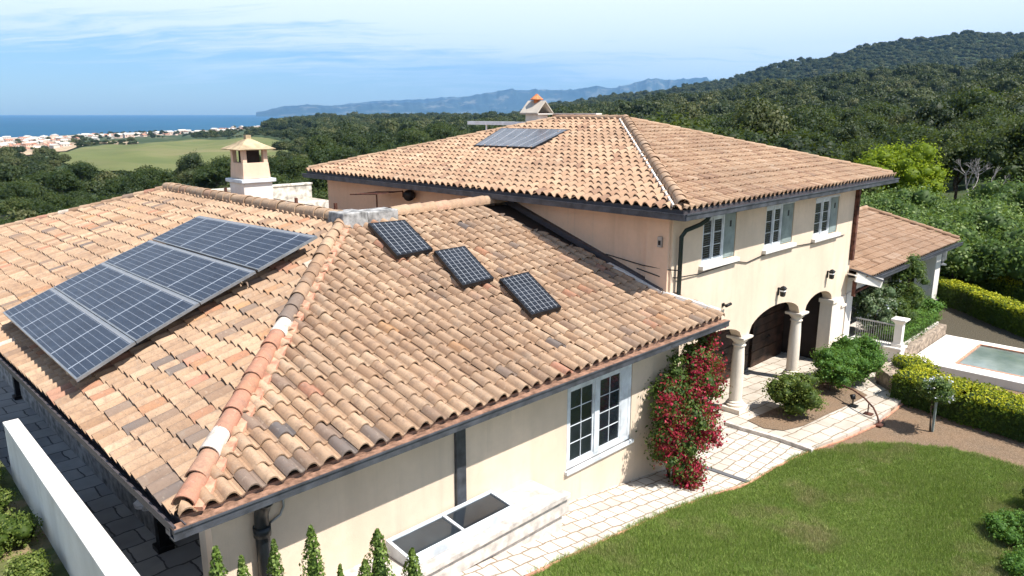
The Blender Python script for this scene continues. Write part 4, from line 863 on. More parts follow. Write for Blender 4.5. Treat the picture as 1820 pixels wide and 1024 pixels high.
for i, (q, txt) in enumerate(zip(SP, ('highest of the three, beside the concrete ridge block', 'middle of the three, stepped below the highest', 'lowest of the three, farthest from the ridge'))):
    z = lambda y: E0 + .29 + (y - Y1) * (ZR - E0) / RUN
    P = [(x, y, z(y)) for x, y in q]; P = [P[3], P[2], P[1], P[0]]
    panel(P, 'cell_black', 'small black solar panel, ' + txt, 'three small stepped solar panels', .10, .05, 'black_metal', dz=.12)
zz = lambda x: EM + .2 + (x - OX0) * (ZM - EM) / RX
panel([(x, y, zz(x)) for x, y in ((19.45, 21.5), (19.5, 18.45), (21.6, 18.6), (21.6, 22.2))], 'cell_grey', 'grey solar collector near the top of the main roof', 'main roof collector', .09, .05, 'black_metal', dz=.12)
# ------------------------------------------------------------------ garden plants
g0 = np.random.default_rng(77)
# bougainvillea
bg_ = empty('bougainvillea', (15.75, 9.6, G(15.75)), 'tall climbing bougainvillea full of crimson flowers at the corner of the front wing', 'shrub')
g = np.random.default_rng(5); pts = []; rad = []
spine = [(15.0, 9.4, 1.1, .45), (14.9, 9.5, 1.7, .5), (14.9, 9.6, 2.2, .5), (15.8, 9.35, .3, .5), (15.5, 9.3, .75, .55), (15.9, 9.35, 1.15, .6), (15.45, 9.4, 1.55, .7), (16.1, 9.5, 1.7, .65), (16.6, 9.6, 2.1, .62), (15.6, 9.5, 2.15, .75), (15.2, 9.7, 2.5, .6), (16.3, 9.6, 2.6, .7), (15.7, 9.6, 2.9, .65), (16.9, 9.7, 2.75, .55), (16.9, 9.75, 3.2, .5), (16.2, 9.7, 3.35, .5), (16.7, 9.9, 3.65, .4), (17.2, 9.8, 3.75, .3)]
for x, y, z, r in spine:
    for _ in range(6): o = g.normal(0, .42, 3) * r; pts.append((x + o[0] * 1.1, y + o[1] * .6, max(.15, z + o[2]))); rad.append(r * g.uniform(.3, .6))
B = np.array(pts); Rr = np.array(rad)
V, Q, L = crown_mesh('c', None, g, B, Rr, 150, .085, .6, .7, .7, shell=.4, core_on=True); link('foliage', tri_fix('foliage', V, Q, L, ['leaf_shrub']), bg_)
Fs = []; Fq = []; Fl = []; k = 0
for i in range(210):
    j = g.integers(0, len(B)); 
    if (B[j][2] > 1.9 and g.random() < .55): continue
    d = sph(1, g, -.3)[0]; d[1] = -abs(d[1]) - .3; d /= np.linalg.norm(d); n_ = int(g.integers(50, 160)); c = B[j] + d * Rr[j]
    V, Q = leaves(c + g.normal(0, .11, (n_, 3)), np.tile(d, (n_, 1)), .07, g, .9, .9); Fs.append(V); Fq.append(Q + k); k += len(V); Fl.append(np.repeat(g.uniform(0, 1, n_), 4))
link('blossoms', tri_fix('blossoms', np.concatenate(Fs), np.concatenate(Fq), np.concatenate(Fl), ['flower_red']), bg_)
m = MB()
for x, y in ((15.7, 9.7), (15.85, 9.75), (15.6, 9.8)): m.tube([(x, y, 0.05), (x + .1, y, 1.2), (x - .1, y + .1, 2.2), (x + .3, y, 3.2)], [.05, .045, .035, .02], 7)
m.build('stem', 'trunk', bg_, True)
# shrubs in the bed and garden
def shrub(name, x, y, z, h, r, mat, label, size=.07, nb=26, rb=.26, per=130, seed=0, low=-.95, cat='shrub', group=None, **kw):
    return tree(name, (x, y, z), h, r, h * .55, nb, rb * r, per, size, mat, label, cat, group, seed, .03, low, lift=h * .52, core=kw.pop('core', .78), **kw)
shrub('round_shrub', 22.0, 9.4, .15, 1.35, .88, 'leaf_bed', 'rounded light green shrub alone in the mulch bed in front of the columns', .075, 40, .34, 90, 11, jit=.8, limbs=6)
shrub('round_shrub', 24.9, 9.4, .15, 1.5, .82, 'leaf_green', 'dark green upright shrub touching a paler one, nearest the arches', .07, 44, .32, 130, 12, jit=.7)
shrub('round_shrub', 26.5, 9.15, .15, 1.65, 1.0, 'leaf_green', 'larger feathery green shrub right behind the stone bench block', .07, 50, .32, 130, 13, jit=.7)
shrub('terrace_shrub', 31.2, 10.3, TZ, 2.1, .95, 'leaf_pale', 'bushy shrub with white flowers behind the metal railing', .09, 46, .32, 100, 14, flowers=('flower_white', 60, 5, .07, .08))
shrub('terrace_shrub', 34.0, 10.0, TZ, 2.9, .8, 'leaf_shrub', 'tall dark shrub leaning on the porch pillar', .09, 46, .34, 100, 15)
shrub('terrace_shrub', 32.6, 9.9, TZ, 1.3, .75, 'leaf_shrub', 'low dark shrub between the railing post and the hedge', .08, 30, .34, 90, 16)
shrub('terrace_shrub', 37.0, 10.1, 0, 1.3, .9, 'leaf_green', 'low green shrub at the foot of the far porch pillar', .09, 30, .34, 80, 17)
# clipped hedges
def hedge(name, path, wdt, h, z0, mat, label, size, dens, seed, cat='hedge', core='leaf_shrub', bulge=.06):
    g = np.random.default_rng(seed); mb = MB(); root = empty(name, (path[0][0], path[0][1], z0), label, cat)
    P = [Vector((a, b, 0)) for a, b in path]; Cs = []; Ns = []; Lv = []
    for a, b in zip(P[:-1], P[1:]):
        d = (b - a); L = d.length; d.normalize(); s = Vector((-d.y, d.x, 0))
        for (n_, f) in ((int(L * wdt * dens), 'top'), (int(L * h * dens), 'l'), (int(L * h * dens), 'r')):
            t = g.uniform(0, L, n_); q = g.uniform(-.5, .5, n_); hh = g.uniform(0, 1, n_)
            und = .5 * np.sin(t * 2.3 + seed) + .5 * np.sin(t * 5.1)
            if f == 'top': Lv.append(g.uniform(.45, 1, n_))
            else: Lv.append(np.clip(hh ** 5 * .6 + g.uniform(0, .3, n_), 0, 1))  # side leaves: older green, darkened so the colour carries the sides' shade
            if f == 'top': off = q * wdt; z = h + bulge * und - (np.abs(q) * 2) ** 6 * .12; nn = np.tile((0, 0, 1.), (n_, 1))
            else: sg = 1 if f == 'l' else -1; off = sg * (wdt / 2 + bulge * .6 * und); z = hh * h; nn = np.tile((s.x * sg, s.y * sg, .25), (n_, 1))
            C = np.stack([a.x + d.x * t + s.x * off, a.y + d.y * t + s.y * off, z0 + z], 1) + g.normal(0, .035, (n_, 3)); Cs.append(C); Ns.append(nn)
        mb.bar(tuple(a - d * .1 + Vector((0, 0, z0 + h / 2 - .05))), tuple(b + d * .1 + Vector((0, 0, z0 + h / 2 - .05))), wdt - .14, h - .12)
    for e_, d in ((P[0], (P[0] - P[1]).normalized()), (P[-1], (P[-1] - P[-2]).normalized())):
        n_ = int(wdt * h * dens); s = Vector((-d.y, d.x, 0)); q = g.uniform(-.5, .5, n_) * wdt; z = g.uniform(0, 1, n_) * h
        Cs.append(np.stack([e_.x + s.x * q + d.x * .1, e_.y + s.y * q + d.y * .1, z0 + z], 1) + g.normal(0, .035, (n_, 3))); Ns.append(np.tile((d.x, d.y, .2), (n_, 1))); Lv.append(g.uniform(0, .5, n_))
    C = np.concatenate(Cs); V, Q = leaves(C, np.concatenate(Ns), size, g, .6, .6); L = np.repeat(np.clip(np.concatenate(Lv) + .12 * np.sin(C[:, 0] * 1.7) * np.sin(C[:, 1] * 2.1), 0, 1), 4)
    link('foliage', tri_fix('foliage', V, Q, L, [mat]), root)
    o = mb.build('stems', core, root)
    return root
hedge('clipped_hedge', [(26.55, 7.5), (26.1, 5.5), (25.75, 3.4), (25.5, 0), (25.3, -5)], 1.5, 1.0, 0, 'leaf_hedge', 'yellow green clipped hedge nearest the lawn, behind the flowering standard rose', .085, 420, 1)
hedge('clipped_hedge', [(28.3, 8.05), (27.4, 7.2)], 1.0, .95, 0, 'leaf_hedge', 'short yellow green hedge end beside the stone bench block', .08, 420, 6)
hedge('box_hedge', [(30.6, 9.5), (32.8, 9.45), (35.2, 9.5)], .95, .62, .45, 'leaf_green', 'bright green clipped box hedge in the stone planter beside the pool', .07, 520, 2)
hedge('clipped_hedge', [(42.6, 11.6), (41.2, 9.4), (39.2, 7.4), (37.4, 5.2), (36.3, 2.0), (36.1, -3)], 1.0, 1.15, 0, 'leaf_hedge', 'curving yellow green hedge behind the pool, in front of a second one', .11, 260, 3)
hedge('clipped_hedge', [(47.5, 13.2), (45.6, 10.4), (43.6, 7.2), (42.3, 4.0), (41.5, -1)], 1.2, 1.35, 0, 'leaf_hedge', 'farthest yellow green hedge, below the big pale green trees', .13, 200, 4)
# standard rose
root = tree('standard_rose', (24.05, 5.95, 0), 1.75, .5, .5, 26, .2, 70, .07, 'leaf_shrub', 'standard rose with pale blue and white flowers on a single stem in the brown mulch', 'rose', None, 21, .03, -.6, lift=1.3, flowers=('flower_white', 16, 14, .06, .06))
m = MB(); m.bar((24.1, 5.9, 0), (24.1, 5.9, .95), .06); m.build('stake', 'shutter_green', root)
# conifers in front of the wing wall
CY = [(3.45, 9.0, 1.3, 2.62, .17), (3.76, 8.95, 1.3, 2.36, .15), (4.26, 9.0, 1.3, 2.36, .14), (4.84, 9.0, 1.3, 2.33, .17), (5.2, 8.85, 1.3, 1.6, .09), (5.6, 8.8, 1.2, 1.62, .16), (5.95, 8.95, 1.2, 1.92, .2), (6.5, 8.8, 1.2, 1.4, .16)]
cyl = ['leftmost columnar conifer, blunt topped, near the wall corner', 'short columnar conifer just left of the thick dark downpipe', 'slim columnar conifer just right of the thick dark downpipe', 'tallest pointed conifer standing alone before the cream wall', 'tiny thin conifer between two bigger ones', 'small light green conifer left of the skylight', 'thick dark conifer at the left end of the skylight', 'rightmost conifer, cone shaped, before the skylight']
def conifer(x, y, z0, h, r, label, seed):
    g = np.random.default_rng(seed); root = empty('conifer', (x, y, z0), label, 'conifer', 'small columnar conifers below the wing wall')
    n_ = int(1500 * h * r / .4 + 400); t = g.uniform(0, 1, n_) ** .9; a = g.uniform(0, 6.283, n_)
    rr = r * np.minimum(1, (1 - t) * 2.6 + .04) ** .8 * (1 + .18 * np.sin(a * 3 + t * 9) + g.normal(0, .12, n_))
    C = np.stack([x + rr * np.cos(a), y + rr * np.sin(a), z0 + t * h], 1); Nn = np.stack([np.cos(a), np.sin(a), .5 + 0 * a], 1)
    V, Q = leaves(C, Nn, .055, g, .6, .6); link('foliage', tri_fix('foliage', V, Q, np.repeat(g.uniform(0, 1, n_), 4), ['leaf_cypress']), root)
    m = MB(); m.tube([(x, y, z0 - .1), (x, y, z0 + h * .55), (x, y, z0 + h * .96)], [r * .75, r * .7, .01], 10); m.build('stem', 'leaf_shrub', root)
for i, (c, l) in enumerate(zip(CY, cyl)): conifer(*c[:3], c[3], c[4], l, 40 + i)
# left bed shrubs
LB = [(2.1, 18.3, .5, .45, 'far shrub by the wall end in the left bed'), (2.05, 17.2, .5, .5, 'second shrub along the white wall'), (2.0, 16.1, .5, .5, 'third shrub along the white wall'), (1.9, 14.5, .55, .65, 'widest shrub in the left bed, in front of bare soil'), (1.3, 14.0, .5, .5, 'shrub at the photo edge in the left bed'), (2.05, 13.2, .4, .4, 'nearest shrub against the white wall'), (1.2, 15.6, .5, .5, 'shrub behind the widest one, away from the wall'), (1.3, 17., .5, .5, 'low leafy shrub in the second row of the bed')]
for i, (x, y, h, r, l) in enumerate(LB): shrub('low_shrub', x - .12, y - .4, 2.22, h, r, 'leaf_bed', 'low green ' + l, .05, 26, .34, 120, 60 + i, group='low shrubs in the left bed', jit=.8)
# big leafy shrub bottom right
for i, (x, y, h, r, l) in enumerate(((18.6, 3.0, .75, .8, 'leafy weed bush on the lawn edge, left of the corner bush'), (19.3, 2.2, 1.0, .9, 'dark leafy bush filling the lower right corner of the lawn'), (17.2, 2.4, .55, .7, 'low spreading weed clump at the bottom edge of the lawn'), (20.4, 2.6, 1.1, .8, 'taller bush at the right edge of the lawn'), (18.1, 1.8, .7, .8, 'ragged weed clump at the lower right of the lawn'))):
    shrub('weed_bush', x + .35, y - .35, 0, h * .7, r * .9, 'leaf_shrub' if i % 2 else 'leaf_green', l, .05, 60, .22, 90, 80 + i, group='leafy bushes on the lawn corner', jit=1.)

# ------------------------------------------------------------------ grass blades on the lawn (one stuff object)
def gn_scatter(obj, sources, idx=True):
    ng = bpy.data.node_groups.new('scatter', 'GeometryNodeTree')
    ng.interface.new_socket('Geometry', in_out='INPUT', socket_type='NodeSocketGeometry'); ng.interface.new_socket('Geometry', in_out='OUTPUT', socket_type='NodeSocketGeometry')
    gi = ng.nodes.new('NodeGroupInput'); go = ng.nodes.new('NodeGroupOutput'); iop = ng.nodes.new('GeometryNodeInstanceOnPoints'); gi2 = ng.nodes.new('GeometryNodeGeometryToInstance')
    for s in reversed(sources):
        oi = ng.nodes.new('GeometryNodeObjectInfo'); oi.inputs['Object'].default_value = s; oi.transform_space = 'ORIGINAL'; oi.inputs['As Instance'].default_value = True
        ng.links.new(oi.outputs['Geometry'], gi2.inputs[0]) if len(sources) == 1 else None
    if len(sources) == 1:
        ng.links.new(oi.outputs['Geometry'], iop.inputs['Instance'])
    else:
        jn = ng.nodes.new('GeometryNodeJoinGeometry')
        for n_ in [n for n in ng.nodes if n.bl_idname == 'GeometryNodeObjectInfo']: ng.links.new(n_.outputs['Geometry'], jn.inputs[0])
        ng.links.new(jn.outputs[0], iop.inputs['Instance']); iop.inputs['Pick Instance'].default_value = True
        a = ng.nodes.new('GeometryNodeInputNamedAttribute'); a.data_type = 'INT'; a.inputs[0].default_value = 'kind_i'; ng.links.new(a.outputs[0], iop.inputs['Instance Index'])
    a = ng.nodes.new('GeometryNodeInputNamedAttribute'); a.data_type = 'FLOAT_VECTOR'; a.inputs[0].default_value = 'scl'; ng.links.new(a.outputs[0], iop.inputs['Scale'])
    a = ng.nodes.new('GeometryNodeInputNamedAttribute'); a.data_type = 'FLOAT_VECTOR'; a.inputs[0].default_value = 'rot'; ng.links.new(a.outputs[0], iop.inputs['Rotation'])
    ng.links.new(gi.outputs[0], iop.inputs['Points']); ng.links.new(iop.outputs[0], go.inputs[0])
    md = obj.modifiers.new('scatter', 'NODES'); md.node_group = ng
def points_obj(name, P, S, Rz, K):
    me = bpy.data.meshes.new(name); me.vertices.add(len(P)); me.vertices.foreach_set('co', np.array(P, np.float32).ravel())
    a = me.attributes.new('scl', 'FLOAT_VECTOR', 'POINT'); a.data.foreach_set('vector', np.array(S, np.float32).ravel())
    r = np.zeros((len(P), 3), np.float32); r[:, 2] = Rz; a = me.attributes.new('rot', 'FLOAT_VECTOR', 'POINT'); a.data.foreach_set('vector', r.ravel())
    a = me.attributes.new('kind_i', 'INT', 'POINT'); a.data.foreach_set('value', np.array(K, np.int32)); me.update()
    o = bpy.data.objects.new(name, me); col.objects.link(o); return o
def inpoly(x, y, poly):
    c = False; j = len(poly) - 1
    for i in range(len(poly)):
        if (poly[i][1] > y) != (poly[j][1] > y) and x < (poly[j][0] - poly[i][0]) * (y - poly[i][1]) / (poly[j][1] - poly[i][1]) + poly[i][0]: c = not c
        j = i
    return c
def tuft(seed, n=130, r=.17, h=.065):
    g = np.random.default_rng(seed); a = g.uniform(0, 6.28, n); rr = r * np.sqrt(g.uniform(0, 1, n)); bx = rr * np.cos(a); by = rr * np.sin(a); t = g.uniform(0, 6.28, n); hh = h * g.uniform(.5, 1.4, n); w_ = .004
    dx, dy = np.cos(t) * w_, np.sin(t) * w_; lx, ly = g.normal(0, .03, n), g.normal(0, .03, n)
    V = np.stack([np.stack([bx - dx, by - dy, 0 * a], 1), np.stack([bx + dx, by + dy, 0 * a], 1), np.stack([bx + lx + dx * .3, by + ly + dy * .3, hh], 1), np.stack([bx + lx - dx * .3, by + ly - dy * .3, hh], 1)], 1).reshape(-1, 3)
    me = tri_fix('tuft', V, np.arange(4 * n).reshape(n, 4), np.repeat(g.uniform(0, 1, n), 4), ['blade']); return bpy.data.objects.new('grass_tuft', me)
tufts = [tuft(s) for s in range(3)]
g = np.random.default_rng(9); P = []; S = []; Kk = []
for _ in range(17000):
    x, y = g.uniform(7, 23.4), g.uniform(-1, 8.6)
    if (x + y) < 13.0 or not inpoly(x, y, LAWN): continue
    d = math.sin(x * 1.1 + 2 * math.sin(y * .9)) * math.sin(y * 1.3 + x * .4)
    s = g.uniform(.6, 1.3)
    P.append((x, y, G(x) + .012)); S.append((s, s, s * (1 + .3 * d) * (1.2 if x > 17 and y < 4.5 else 1))); Kk.append(g.integers(0, 3))
gr = points_obj('grass', P, S, g.uniform(0, 6.28, len(P)), Kk); tag(gr, 'short lawn grass between the path and the mulch', 'grass', None, 'stuff'); gn_scatter(gr, tufts)
# ------------------------------------------------------------------ terrain
SX=[-900,0,300,600,900,1000,1100,1260,1400,1560,1700,1820,2400]
DD=[45,60,100,200,350,600,900,1300,1900,2500,3200,4200,6000]
ZT=[
[-6,-7,-9,-14,-18,-26,-36,-49,-62,-72,-76,-78,-80],
[-6,-7,-9,-14,-18,-26,-36,-49,-62,-72,-76,-78,-80],
[-5,-6,-8,-12,-15,-20,-27,-36,-50,-60,-70.5,-76,-80],
[-2,-3,-6,-10,-14,-16,-17,-17,-17,-20,-42,-74,-80],
[-1,-2,-5,-8,-11,-13,-14,-15,-14,-18,-45,-74,-80],
[-.5,-1,-4,-6,-6,-3,-2,2,12,24,10,-40,-80],
[-.3,-1,-4,-6,-5,-1,8,0,20,50,40,-10,-80],
[-.2,-.6,-3,-6,-4,3,20,-6,30,90,80,20,-80],
[-.2,-.5,-2,-5,-3,8,34,-5,50,155,140,60,-60],
[-.1,-.4,-2,-5,-2,13,46,0,85,214,200,100,-40],
[-.1,-.3,-1,-4,0,17,50,0,100,243,230,120,-30],
[-.1,-.2,0,-1,6,26,62,10,115,247,240,140,-20],
[-.1,0,3,8,22,55,90,110,200,300,300,200,0]]
def _loc(A,v):
    if v<=A[0]: return 0,0.
    if v>=A[-1]: return len(A)-2,1.
    for i in range(len(A)-1):
        if v<=A[i+1]: 
            t=(v-A[i])/(A[i+1]-A[i]); return i,t
def terr(px,d):
    i,a=_loc(SX,px); j,b=_loc(DD,d)
    a=a*a*(3-2*a)
    z=(ZT[i][j]*(1-a)+ZT[i+1][j]*a)*(1-b)+(ZT[i][j+1]*(1-a)+ZT[i+1][j+1]*a)*b
    if d<60:
        w=min(1,max(0,(d-38)/22.)); z=-.1*(1-w)+z*w
    elif d>150:
        w=min(1,(d-150)/300.)
        fi=px/1361.
        z+=w*min(d,2500)*.0013*(math.sin(fi*31+d*.011)+math.sin(fi*57-d*.006+1.3)+.6*math.sin(fi*90+d*.021))*min(1,max(0,(z+72)/25.))
    return z
def pos(px,d):
    t=(px-910)/1361.; r=.70710678
    return d*r*(1+t), d*r*(1-t)

F = math.sqrt(.5)
def cols_rows(pxs, ds, zf):
    V = np.zeros((len(ds), len(pxs), 3))
    for i, d in enumerate(ds):
        for j, px in enumerate(pxs):
            x, y = pos(px, d); V[i, j] = (x, y, zf(px, d))
    n, m_ = len(ds), len(pxs); Q = [(i * m_ + j, i * m_ + j + 1, (i + 1) * m_ + j + 1, (i + 1) * m_ + j) for i in range(n - 1) for j in range(m_ - 1)]
    return V.reshape(-1, 3), np.array(Q)
ds = [-400, -120, -40, 0, 12, 25, 38, 41, 44, 48, 52, 56, 60, 70, 80, 90, 100] + [100 * 1.045 ** k for k in range(1, 92)]
pxs = list(np.linspace(-3000, -950, 12)) + list(np.linspace(-900, 2400, 133)) + list(np.linspace(2450, 5000, 12))
V, Q = cols_rows(pxs, ds, lambda px, d: terr(px, max(d, 1.)))
# rows behind / beside the camera use real metres sideways
for i, d in enumerate(ds):
    for j, px in enumerate(pxs):
        if d < 45:
            t_ = (px - 910) / 1361.; lat = t_ * 140; V[i * len(pxs) + j, :2] = (F * (d + lat), F * (d - lat))
            V[i * len(pxs) + j, 2] = -.12 if abs(lat) < 60 else -.12 - (abs(lat) - 60) * .02
tag(link('ground', npmesh('ground', V, Q, 'ground', smooth=True)), kind='structure')
# sea, beach, field
V = [(-60000, -60000, -70), (60000, -60000, -70), (60000, 60000, -70), (-60000, 60000, -70)]
me = bpy.data.meshes.new('sea'); gx = np.linspace(-1, 1, 9); 
sv = [(F * (a + b), F * (a - b), -70) for a in (500, 4000, 12000, 24000) for b in (-26000, -12000, -4000, 0, 4000, 12000, 26000)]
me.from_pydata(sv, [], [(i * 7 + j, i * 7 + j + 1, i * 7 + 8 + j, i * 7 + 7 + j) for i in range(3) for j in range(6)]); me.materials.append(M['sea']); tag(link('sea', me), kind='structure')
def patch(name, mat, edges, dz=.6, nd=26, step=12):
    """edges: (px, near distance, far distance) list; draped on the terrain"""
    pp = np.arange(edges[0][0], edges[-1][0] + .1, step); nr = np.interp(pp, [e[0] for e in edges], [e[1] for e in edges]); fr = np.interp(pp, [e[0] for e in edges], [e[2] for e in edges])
    V = []
    for i in range(nd):
        for a, n_, f_ in zip(pp, nr, fr): d = n_ + (f_ - n_) * i / (nd - 1); x, y = pos(a, d); V.append((x, y, terr(a, d) + dz))
    m_ = len(pp); Q = np.array([(i * m_ + j, i * m_ + j + 1, (i + 1) * m_ + j + 1, (i + 1) * m_ + j) for i in range(nd - 1) for j in range(m_ - 1)])
    tag(link(name, npmesh(name, np.array(V), Q, mat, smooth=True)), kind='structure'); return pp, nr, fr
FE = [(88, 480, 640), (120, 370, 800), (170, 320, 920), (250, 290, 1060), (350, 290, 1080), (430, 320, 1000), (480, 400, 860), (520, 520, 640)]
patch('field', 'field', FE)
patch('dry_slope', 'dry_earth', [(-60, 640, 1900), (20, 640, 1800), (90, 700, 1600), (150, 960, 1350), (210, 1060, 1200), (250, 1100, 1180)], 1.2)
patch('beach', 'sand', [(-60, 1950, 2500), (100, 2000, 2560), (220, 2150, 2900), (330, 2500, 3150), (430, 2700, 3400), (520, 2800, 3500)], 1.5)
patch('dirt_road', 'sand', [(560, 660, 690), (590, 690, 760), (620, 760, 800), (650, 770, 795), (700, 780, 800)], .8, 4)
def infield(px, d): return FE[0][0] < px < FE[-1][0] and np.interp(px, [e[0] for e in FE], [e[1] for e in FE]) < d < np.interp(px, [e[0] for e in FE], [e[2] for e in FE])
# far mountains beyond the bay
def mountains(prof, d0, depth, seed, label=None):
    g = np.random.default_rng(seed); nx = 150; nd = 16; X = np.linspace(prof[0][0], prof[-1][0], nx); Hh = np.interp(X, [p[0] for p in prof], [p[1] for p in prof]); Hh = np.convolve(np.pad(Hh, 2, 'edge'), np.ones(5) / 5, 'valid') + .5 * np.sin(X * .11) + .3 * np.sin(X * .31)
    V = []
    for i in range(nd):
        t_ = i / (nd - 1); e_ = math.sin(min(1, t_ / .6) * math.pi / 2) if t_ < .6 else math.cos((t_ - .6) / .4 * math.pi / 2)
        for a, h in zip(X, Hh):
            d = d0 + depth * t_; zt = 9.5 + (206.2 - h) / 1361. * (d0 + depth * .6) * 1.0
            rid = 1 + .3 * min(1, abs(t_ - .6) * 3) * (math.sin(a * .21 + t_ * 5) * math.sin(a * .083 + t_ * 3 + seed) + .4 * math.sin(a * .5 + t_ * 9)) * (1 - abs(t_ - .6) * 1.2 if t_ < .6 else 1) * (t_ * 1.6 if t_ < .6 else 1)
            x, y = pos(a, d); V.append((x, y, -90 + (zt + 90) * max(0, e_) * rid))
    Q = np.array([(i * nx + j, i * nx + j + 1, (i + 1) * nx + j + 1, (i + 1) * nx + j) for i in range(nd - 1) for j in range(nx - 1)])
    tag(link('mountains', npmesh('mountains', np.array(V), Q, 'mountain', smooth=True)), label, kind='structure')
mountains([(455, 206), (480, 201), (510, 195), (540, 193), (600, 194.5), (640, 191), (700, 189), (760, 190), (830, 190), (900, 196)], 15000, 3500, 1)
mountains([(560, 206), (620, 191), (680, 186), (740, 184), (800, 180), (850, 178), (870, 177), (930, 184)], 19500, 3500, 2)
mountains([(640, 206), (720, 198), (780, 186), (850, 176), (880, 170), (905, 167), (940, 168), (985, 167), (1010, 169), (1040, 163), (1065, 161), (1080, 166), (1110, 160), (1140, 152), (1160, 147), (1185, 152), (1215, 149), (1240, 146), (1262, 152), (1300, 160), (1350, 175), (1400, 190)], 16500, 3500, 3)
# ------------------------------------------------------------------ trees beyond the garden
SKY = [(-300, 480), (0, 408), (275, 345), (600, 388), (615, 320), (850, 238), (1125, 219), (1577, 318), (1578, 375), (1700, 437), (1702, 545), (2200, 760)]
def hidden(px, top): return top > np.interp(px, [a for a, _ in SKY], [b for _, b in SKY])
pr_f = 1325.; cp_, sp_ = math.cos(R(13.25)), math.sin(R(13.25))
def yimg(d, z): dr = 9.5 - z; return 512 - pr_f * (-(dr) * cp_ + d * sp_) / (d * cp_ + dr * sp_)
def forest_tree(name, kindn, seed, mat, size, per, nb, h=8., r=3.6, rb=1.25, rz=3.0):
    g = np.random.default_rng(seed); B, Rr = blobs(g, nb, r, r * g.uniform(.85, 1.1), rz, rb, -.15)
    V, Q, L = crown_mesh('crown', mat, g, B, Rr, per, size, .7, .74, .6); V = V + np.array([0, 0, h - rz]); return V, Q, L
protos = []
NEARK = [('oak_tree', 'leaf_oak', 31, 8.0, 3.6, 3.0), ('oak_tree', 'leaf_oak', 32, 7.0, 4.0, 2.8), ('evergreen_tree', 'leaf_far', 33, 9.0, 3.2, 3.8), ('oak_tree', 'leaf_oak', 34, 8.5, 4.2, 3.3)]
def mesh_tree(i):
    nm, mat, sd, h, r, rz = NEARK[i]; g = np.random.default_rng(sd)
    V, Q, L = forest_tree(nm, i, sd, mat, .3, 140, 34, h, r, 1.2, rz)
    crown = tri_fix('crown', V, Q, L, [mat]); tb = trunk_mb(h * .6, .22, g, 5); tme = bpy.data.meshes.new('trunk'); tme.from_pydata(tb.v, [], tb.f); tme.materials.append(M['trunk']); return crown, tme
near_meshes = [mesh_tree(i) for i in range(4)]
farsrc = []
for i in range(5):
    V, Q, L = forest_tree('f', i, 50 + i, 'leaf_far', .7, 44, 20, 7.5, 3.7, 1.45, 2.9)
    farsrc.append(bpy.data.objects.new('forest_crown', tri_fix('crown', V, Q, L, ['leaf_far'])))
cand = []; g = np.random.default_rng(2024)
def scatter(d0, d1, cell, sc0, sc1):
    d = d0
    while d < d1:
        half = d * .80; n_ = int(2 * half / cell)
        for k in range(n_):
            lat = -half + 2 * half * (k + g.uniform(0, 1)) / n_; dd = d + g.uniform(-.5, .5) * cell; px = 910 + 1361 * lat / dd
            if px < -190 or px > 2010: continue
            z = terr(px, dd)
            if z < -66: continue
            if infield(px, dd): continue
            cand.append((px, dd, z, min(g.uniform(sc0, sc1) * g.lognormal(0, .14), sc1 * 1.08)))
        d += cell
scatter(58, 150, 7.2, .8, 1.25); scatter(150, 420, 9.2, 1.0, 1.65); scatter(420, 1100, 12.5, 1.2, 2.0); scatter(1100, 2900, 18., 1.4, 2.5)
def keep(c):
    px, d, z, s = c
    if d < 95 and px > 1480: return False
    if px < 130 and 430 < d < 2400: return g.random() < (.35 if d < 620 else .05)          # town
    if px < 480 and d > 1050:
        if d > 1450 and px < 450: return g.random() < .08
        # coastal plain with scattered woods
        return math.sin(px * .021 + d * .0041) + math.sin(px * .05 - d * .003) > (.2 if px > 330 else .8) and d < 2300
    if 545 < px < 720 and 640 < d < 700: return False
    if 585 < px < 625 and 630 < d < 880: return False
    return True
cand = [c for c in cand if keep(c)]
cand = [(a, b, c, s * (.62 if a < 560 and 105 < b < 1100 else .75 if a < 1000 and b < 260 else 1)) for a, b, c, s in cand]
cand = [(a, b, c, s * (.6 if a < 470 and b > 850 else 1)) for a, b, c, s in cand]
cand = [c for c in cand if not (90 < c[0] < 520 and 235 < c[1] < 385)]
for k, c in enumerate(cand):
    if False: cand[k] = (c[0], c[1], c[2], c[3] * .8)
def score(c): return c[3] / c[1]
vis = [c for c in cand if not hidden(c[0], yimg(c[1], c[2] + 8 * c[3]) + 6) and -30 < c[0] < 1850]
vis.sort(key=score, reverse=True); near = vis[:292]; nearset = set(map(id, near)); rest = [c for c in cand if id(c) not in nearset]
LBL = {'oak_tree': 'dark round crowned oak in the dense forest behind the villa', 'evergreen_tree': 'tall narrow dark evergreen in the dense forest behind the villa'}
first = {}
for px, d, z, s in near:
    i = int(g.choice([0, 1, 2, 3], p=[.3, .28, .16, .26])); nm = NEARK[i][0]; x, y = pos(px, d)
    o = bpy.data.objects.new(nm, None); col.objects.link(o); o.location = (x, y, z - .3); o.rotation_euler.z = g.uniform(0, 6.28); sx_ = s * g.uniform(.9, 1.1); o.scale = (sx_, sx_, s * g.uniform(.85, 1.2))
    side = 'the valley wood left of the main roof' if px < 900 else 'the hillside wood right of the main roof'
    tag(o, ('round crowned dark oak in ' if nm == 'oak_tree' else 'narrow dark evergreen in ') + side, 'tree', ('oaks' if nm == 'oak_tree' else 'evergreens') + ' of ' + side)
    for me_, n2 in ((near_meshes[i][0], 'crown'), (near_meshes[i][1], 'trunk')):
        c = bpy.data.objects.new(n2, me_); col.objects.link(c); c.parent = o
P = []; S = []
for px, d, z, s in rest: x, y = pos(px, d); P.append((x, y, z - .5)); q = s * g.uniform(.85, 1.15); S.append((q, q, q * g.uniform(.8, 1.15)))
